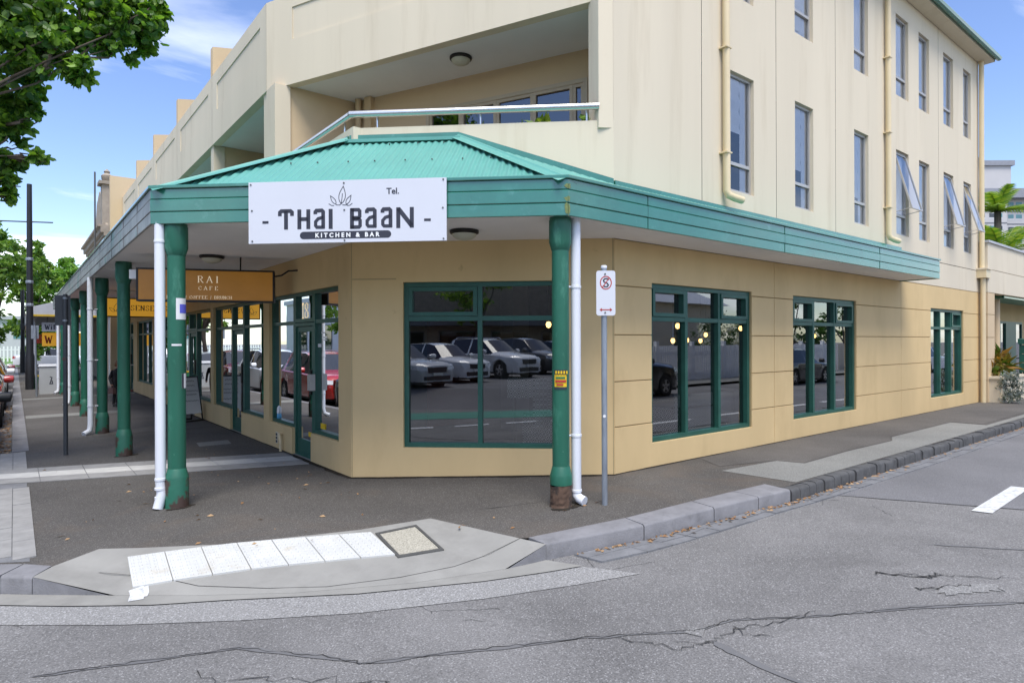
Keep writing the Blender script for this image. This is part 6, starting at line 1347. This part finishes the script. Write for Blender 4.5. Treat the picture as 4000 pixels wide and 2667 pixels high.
MB().quad((-2.8, 29.2, 2.95), (-.02, 29.2, 2.95), (-.02, 46, 2.95), (-2.8, 46, 2.95)).build('soffit', 'tower_band', V2)
for k, y in enumerate((30, 34, 38, 42)):
    t = thing('awning_post', ('slim grey post at the near end of the pale awning', 'second slim grey post of the pale awning', 'third slim grey post of the pale awning', 'last slim grey post of the pale awning')[k], 'post', (-2.7, y, -.1), 0, 'posts of the pale awning'); MB().lathe([(.07, 0), (.05, .1), (.05, 3.1)], (-2.7, y, -.1), 10).build('shaft', 'far_roof', t); MB().box(-2.78, y-.08, 2.86, -2.62, y+.08, 2.95).build('cap', 'far_roof', t)
def hang(name, lab, x0, x1, y, z0, z1, mat, txt=None, ink='ink'):
    t = thing(name, lab, 'sign', ((x0+x1)/2, y, z0)); mb = MB(); MB().box(x0, y-.04, z0, x1, y+.04, z1).build('panel', mat, t)
    for x in (x0+.2, x1-.2): MB().tube([(x, y, z1), (x, y, z1+.25)], .012, 5).build('hanger', 'black_metal', t)
    if txt:
        mb = MB(); h = (z1-z0)*.55; serif(mb, txt, lambda u, v: (x0+.12+u, y-.045, z0+(z1-z0)*.22+v), h, 0, h*.16, fat=.16); o = mb.build('lettering', ink, t); o['kind'] = 'stuff'
hang('hanging_sign', 'white hanging sign with black lettering under the pale awning', -2.45, -.6, 29.6, 2.28, 2.68, 'far_white', 'Williams')
hang('hanging_sign', 'yellow hanging sign with a looping red W under the pale awning', -2.4, -.7, 31.0, 1.62, 2.24, 'yellow_panel', 'W', 'ink_red')
hang('hanging_sign', 'red hanging sign beyond the yellow one under the pale awning', -2.75, -1.4, 34.0, 1.75, 2.2, 'car_red')
LP = thing('light_pole', 'tall dark street pole with a thin crossarm near the kerb', 'pole', (-2.93, 25.8, -.08))
MB().lathe([(.15, 0), (.15, 1.3), (.12, 1.45), (.12, 2.6), (.10, 4.5), (.085, 8.1)], (-2.93, 25.8, -.08), 12).build('shaft', 'dark_pole', LP, smooth=True)
dxy = (.7818, -.6235)
MB().tube([(-2.93-dxy[0]*2.2, 25.8-dxy[1]*2.2, 6.62), (-2.93+dxy[0]*.92, 25.8+dxy[1]*.92, 6.5)], .025, 6).build('crossarm', 'dark_pole', LP)
for z in (5.0, 4.1, 3.2): MB().lathe([(.11, 0), (.13, .02), (.13, .1), (.11, .12)], (-2.93, 25.8, z), 10).build('band', 'galv', LP)
t = thing('light_pole', 'second dark street pole beyond the pale awning posts', 'pole', (-3.0, 44, -.08)); MB().lathe([(.14, 0), (.14, 1.3), (.11, 1.45), (.08, 7.2)], (-3.0, 44, -.08), 10).build('shaft', 'dark_pole', t, smooth=True); MB().box(-3.12, 43.9, 2.6, -2.88, 44.0, 3.0).build('box', 'grey_post', t)
for k, (x, y, h, lab) in enumerate(((-2.82, 21.3, 2.35, 'galvanised parking sign pole before the grey cabinet'), (-2.86, 27.5, 2.6, 'thin galvanised sign pole beside the tall dark pole'))):
    t = thing('sign_pole', lab, 'sign', (x, y, -.08)); MB().tube([(x, y, -.1), (x-.04, y, h)], .03, 8).build('pole', 'galv', t, smooth=True); MB().box(x-.15, y+.03, h-.45, x+.06, y+.036, h).build('plate', 'galv', t)
cb = thing('utility_cabinet', 'pale grey utility cabinet with a painted mark by the last veranda post', 'cabinet', (-2.42, 22.6, -.08))
MB().box(-2.72, 22.45, -.08, -2.18, 22.85, .92).build('body', 'cabinet', cb); MB().hexa([(-2.75, 22.42, .92), (-2.15, 22.42, .92), (-2.15, 22.88, .92), (-2.75, 22.88, .92), (-2.72, 22.5, 1.0), (-2.18, 22.5, 1.0), (-2.18, 22.85, 1.0), (-2.72, 22.85, 1.0)]).build('lid', 'far_roof', cb)
mb = MB(); mb.ribbon([(-2.42, .55), (-2.36, .52), (-2.42, .30), (-2.34, .30), (-2.36, .42)], .03, M=lambda x, y: (x, 22.446, y)); mb.build('painted_mark', 'ink', cb)
for k, (x, lab) in enumerate(((-2.80, 'green bin with yellow trim nearest the kerb behind the sign pole'), (-2.52, 'green bin with yellow trim next to the grey cabinet'))):
    t = thing('litter_bin', lab, 'bin', (x, 26.0, -.08), 0, 'small green bins'); MB().hexa([(x-.11, 25.89, -.08), (x+.11, 25.89, -.08), (x+.11, 26.11, -.08), (x-.11, 26.11, -.08), (x-.13, 25.87, .42), (x+.13, 25.87, .42), (x+.13, 26.13, .42), (x-.13, 26.13, .42)]).build('body', 'bin_green', t); MB().box(x-.14, 25.86, .42, x+.14, 26.14, .48).build('lid', 'bin_yellow', t)
struct(MB().quad((-60, 58, -.06), (40, 58, -.06), (40, 120, -.06), (-60, 120, -.06)).build('park_lawn', 'lawn'))
fn = thing('park_fence', 'cream picket fence along the park at the end of the street', 'fence', (-6, 76, 0))
for k in range(120): x = -22+k*.3; MB().box(x, 76, -.06, x+.13, 76.04, 1.5).build('picket', 'fence_white', fn)
MB().box(-22, 76.05, .3, 14, 76.1, .4).build('rail', 'fence_white', fn); MB().box(-22, 76.05, 1.1, 14, 76.1, 1.2).build('rail', 'fence_white', fn)
make_car('white sedan parked across the end of the street by the park', 'car_white', -1.2, 55, 0, 4.6, 1.8, 1.46, 'sedan', group='cars by the park', gnd=-.05)
make_car('silver hatchback parked across the end of the street by the park', 'car_silver', -6.3, 56, 0, 4.2, 1.76, 1.5, 'hatch', group='cars by the park', gnd=-.05)
fb = thing('far_house', 'white building glimpsed between trees beyond the park', 'building', (-10, 110, 0)); MB().box(-20, 108, -.1, 0, 118, 5.2).build('wall', 'far_white', fb); MB().box(-20.4, 107.6, 5.2, .4, 118.4, 5.7).build('roof', 'far_roof', fb)
for k in range(6): MB().box(-19+k*3.1, 107.95, 2.5, -17.4+k*3.1, 108.02, 4.6).build('window', 'tower_glass', fb)

# ------------------------------------------------------------------ across the streets (seen in the shop glass)
struct(sheet('footpath', [(-14.5, 5.5), (-14.5, 100), (-20, 100), (-20, 5.5)], -.02, 'path_asphalt')); struct(sheet('footpath', [(5, -9.5), (90, -9.5), (90, -11.3), (5, -11.3)], -.04, 'path_light'))
WH = thing('white_warehouse', 'long white warehouse with lettering across the left hand street', 'building', (-19, 25, 0))
MB().box(-26, 3, -.3, -18.5, 60, 5.6).build('wall', 'far_white', WH); MB().box(-26.2, 2.8, 5.6, -18.3, 60.2, 6.0).build('parapet', 'far_roof', WH)
for k in range(9):
    y = 6+k*6; wn = MB().box(-18.52, y, 1.0, -18.46, y+3.6, 3.4).build('window', 'tower_band', WH); MB().box(-18.47, y+.1, 1.1, -18.44, y+3.5, 3.3).build('pane', 'car_glass', wn)
MB().box(-18.52, 4, 0, -18.45, 60, .8).build('plinth', 'tower_band', WH)
o_ = mir(WXY(-16, 52)); p_ = mir(WXY(26, 56)); ln_ = hypot(p_[0]-o_[0], p_[1]-o_[1]); FO = Fr(o_[0], o_[1], (p_[0]-o_[0])/ln_, (p_[1]-o_[1])/ln_, -(p_[1]-o_[1])/ln_, (p_[0]-o_[0])/ln_)
OB = thing('dark_brick_shops', 'long dark brick shop row behind the angle-parked cars across the junction', 'building', FO.P(ln_/2, 0, 0))
MB().fbox(FO, -8, ln_+8, -8, 0, -.4, 7).build('wall', 'room_red' if False else 'old_render', OB); MB().fbox(FO, -8, ln_+8, 0, 2.4, 3.1, 3.5).build('awning', 'tower_band', OB)
for k in range(10):
    wn = MB().fbox(FO, 1+k*4.4, 4.2+k*4.4, -.02, .05, .5, 2.7).build('window', 'tower_band', OB); MB().fbox(FO, 1.1+k*4.4, 4.1+k*4.4, .03, .07, .6, 2.6).build('pane', 'car_glass', wn)
for k in range(5):
    c = FO.P(4+k*9, 5.0, 0); tree('plane_tree', ('plane tree at the silver sedan end of the dark shop row', 'second plane tree before the dark shop row', 'middle plane tree before the dark shop row', 'fourth plane tree before the dark shop row', 'plane tree at the far end of the dark shop row')[k], (c[0], c[1], -.25), 3.0, blobs((c[0], c[1]), 3.0, 3.2, 9, 8, 80+k), 2600, .3, 'leaf_mid', 'bark_grey', .2, 80+k)
mb = MB(); vr = []
for dd_, zz_ in ((18.0, ROAD-.1), (20.0, .235), (46, .25)):
    for pp in (500, 1700): q_ = mir(WXY((pp-1176)/1434*dd_, dd_)); vr.append((q_[0], q_[1], zz_ if zz_ > 0 else zp(q_[0])+ROAD-.02))
mb.add(vr, [(0, 1, 3, 2), (2, 3, 5, 4)]); struct(mb.build('parking_area', 'road_smooth'))
def vq(px, d): return mir(WXY((px-1176)/1434*d, d))
sheet('cycle_lane', [vq(930, 15.6), vq(1300, 16.2), vq(1300, 17.9), vq(930, 17.0)], ROAD+.006, 'cycle_green')
for a, b in (((930, 13.8), (990, 14.0)), ((1040, 14.2), (1120, 14.5)), ((1160, 14.7), (1230, 15.0)), ((1265, 15.1), (1330, 15.4))):
    sheet('lane_line', [vq(*a), vq(*b), vq(b[0], b[1]+.25), vq(a[0], a[1]+.22)], ROAD+.010, 'paint_white')
PF = thing('picket_fence', 'white picket fence with square posts across the side street', 'fence', (20, -11.4, 0))
for k in range(170): x = 8+k*.15; MB().box(x, -11.42, -.05, x+.11, -11.38, 1.55).build('picket', 'fence_white', PF)
for k in range(11): x = 8+k*2.5; MB().box(x-.09, -11.52, -.05, x+.09, -11.36, 1.75).build('post', 'fence_white', PF)
for z in (.3, 1.25): MB().box(8, -11.47, z, 33.5, -11.425, z+.1).build('rail', 'fence_white', PF)
HS = thing('weatherboard_house', 'beige weatherboard cottage with a pale iron hip roof behind the picket fence', 'building', (20, -18, 0))
for k in range(22): MB().hexa([(12, -14.56, k*.17), (27, -14.56, k*.17), (27, -14.4, k*.17), (12, -14.4, k*.17), (12, -14.52, k*.17+.17), (27, -14.52, k*.17+.17), (27, -14.4, k*.17+.17), (12, -14.4, k*.17+.17)]).build('weatherboard', 'weatherboard', HS)
MB().box(12.02, -22, 0, 26.98, -14.57, 3.74).build('wall', 'weatherboard', HS)
mb = MB(); mb.add([(11.5, -13.9, 3.7), (27.5, -13.9, 3.7), (27.5, -22.5, 3.7), (11.5, -22.5, 3.7), (15.5, -18.2, 6.0), (23.5, -18.2, 6.0)], [(0, 1, 5, 4), (1, 2, 5), (2, 3, 4, 5), (3, 0, 4), (0, 3, 2, 1)]); mb.build('roof', 'iron_roof', HS)
for x in (14, 18.5, 23): wn = MB().box(x, -14.42, 1.0, x+1.2, -14.34, 2.9).build('window', 'fence_white', HS); MB().box(x+.1, -14.36, 1.1, x+1.1, -14.32, 2.8).build('pane', 'car_glass', wn)
RB_ = thing('rose_bush', 'large rose bush covered in white blooms above the picket fence', 'rose bush', (25, -12.2, 0)); cls = [(22.0+k*.9, -12.3, 1.7+.3*(k % 3), 1.0, .7, 1.0) for k in range(10)]
o = leaves(cls, 3600, .13, 12).build('foliage', 'leaf_hedge', RB_); o['kind'] = 'stuff'; o = leaves(cls, 2200, .10, 13, ratio=.95).build('bloom', 'rose_white', RB_); o['kind'] = 'stuff'
mb = MB(); limb(mb, (25, -12.2, 0), (25, -12.2, 1.6), .06, .03); mb.build('stem', 'bark_grey', RB_)
for k, (x, h) in enumerate(((34, 3.6), (41, 4.2), (48, 4.0))): tree('garden_tree', ('clipped green garden tree past the rose bush', 'green garden tree past the clipped one across the side street', 'last green garden tree along the side street')[k], (x, -13.5, 0), 1.6, blobs((x, -13.5), 2.4, 1.2, h+1.5, 6, 90+k), 2200, .26, 'leaf_hedge', 'bark_grey', .12, 90+k)
t = thing('paling_fence', 'tan paling fence under the garden trees across the side street', 'fence', (44, -11.4, 0))
for k in range(60): MB().box(35+k*.3, -11.42, 0, 35.28+k*.3, -11.38, 1.6).build('paling', 'weatherboard', t)

# ------------------------------------------------------------------ the walker
def skin_mesh(verts, edges, radii, root):
    me = bpy.data.meshes.new('sk'); bm = bmesh.new(); sk = bm.verts.layers.skin.verify(); vv = []
    for v, r in zip(verts, radii):
        b = bm.verts.new(v); b[sk].radius = (r, r) if not isinstance(r, tuple) else r; vv.append(b)
    vv[root][sk].use_root = True
    for a, b in edges: bm.edges.new((vv[a], vv[b]))
    bm.to_mesh(me); bm.free(); o = bpy.data.objects.new('sk', me); COL.objects.link(o); o.modifiers.new('s', 'SKIN').use_smooth_shade = True; sb = o.modifiers.new('d', 'SUBSURF'); sb.levels = 2; sb.render_levels = 2
    dg = bpy.context.evaluated_depsgraph_get(); r = bpy.data.meshes.new_from_object(o.evaluated_get(dg)); bpy.data.objects.remove(o); return r
PX, PY = -1.16, 15.3; PZ = zp(PX); S = .76
pt = thing('person', 'person in a dark coat and trousers walking along the footpath carrying a brown bag', 'person', (PX, PY, PZ), radians(200))
V = [(0, 0, .90), (0, .0, 1.08), (0, .03, 1.25), (0, .05, 1.36), (0, .08, 1.45), (0, .10, 1.53), (0, .11, 1.60),
     (.10, 0, .86), (.11, .06, .50), (.11, -.04, .10), (.11, .09, .045), (-.10, 0, .86), (-.11, -.08, .52), (-.10, -.26, .12), (-.10, -.16, .05),
     (.18, .04, 1.30), (.25, -.02, 1.06), (.24, .10, .86), (.235, .15, .79), (-.18, .04, 1.30), (-.25, .0, 1.06), (-.26, .12, .84), (-.255, .16, .77)]
Ed = [(0, 1), (1, 2), (2, 3), (3, 4), (4, 5), (5, 6), (0, 7), (7, 8), (8, 9), (9, 10), (0, 11), (11, 12), (12, 13), (13, 14), (2, 15), (15, 16), (16, 17), (17, 18), (2, 19), (19, 20), (20, 21), (21, 22)]
Rd = [(.17, .12), (.16, .12), (.17, .12), (.09, .08), (.055, .055), (.085, .095), (.075, .085), .095, .065, .045, .04, .095, .065, .045, .04, .065, .052, .042, .035, .065, .052, .042, .035]
Rd = [tuple(c*S for c in r) if isinstance(r, tuple) else r*S for r in Rd]
me = skin_mesh([(a*S, b*S, c*S) for a, b, c in V], Ed, Rd, 0)
for m_ in ('coat_black', 'trousers', 'skin'): me.materials.append(MATS[m_])
for p in me.polygons:
    z = p.center.z/S; x = abs(p.center.x/S); p.material_index = 2 if z > 1.42 or (z < .83 and x > .2) else (1 if z < .74 else 0)
bo = bpy.data.objects.new('body', me); COL.objects.link(bo); bo.parent = pt
mb = MB(); mb.lathe([(.02, .1), (.075, .08), (.10, .02), (.105, -.06), (.09, -.12), (.05, -.14)], (0, 0, 0), 14)
mb.v = [((v[0])*S, (v[1]+.07-.25*max(0, -v[2]))*S, (v[2]+1.60)*S) for v in mb.v]; mb.build('hair', 'hair', pt, False, 'all')
for s, (fx, fy) in zip((1, -1), ((.11, .05), (-.10, -.2))): MB().hexa([((fx-.045)*S, (fy-.06)*S, 0), ((fx+.045)*S, (fy-.06)*S, 0), ((fx+.04)*S, (fy+.17)*S, 0), ((fx-.04)*S, (fy+.17)*S, 0), ((fx-.04)*S, (fy-.05)*S, .09*S), ((fx+.04)*S, (fy-.05)*S, .09*S), ((fx+.03)*S, (fy+.14)*S, .05*S), ((fx-.03)*S, (fy+.14)*S, .05*S)]).build('shoe', 'rubber', pt, False)
ca, sa = cos(radians(200)), sin(radians(200)); hx, hy = .25*S, .17*S; bxp = (PX+hx*ca-hy*sa, PY+hx*sa+hy*ca, PZ+.50*S)
bg_ = thing('handbag', 'brown handbag held by the walking person', 'bag', bxp, radians(200))
MB().hexa([(-.05, -.13, 0), (.05, -.13, 0), (.05, .13, 0), (-.05, .13, 0), (-.035, -.10, .17), (.035, -.10, .17), (.035, .10, .17), (-.035, .10, .17)]).build('pouch', 'bag_brown', bg_, False)
MB().tube([(0, -.07, .17), (0, -.04, .23), (0, .04, .23), (0, .07, .17)], .008, 6).build('handle', 'bag_brown', bg_, False)
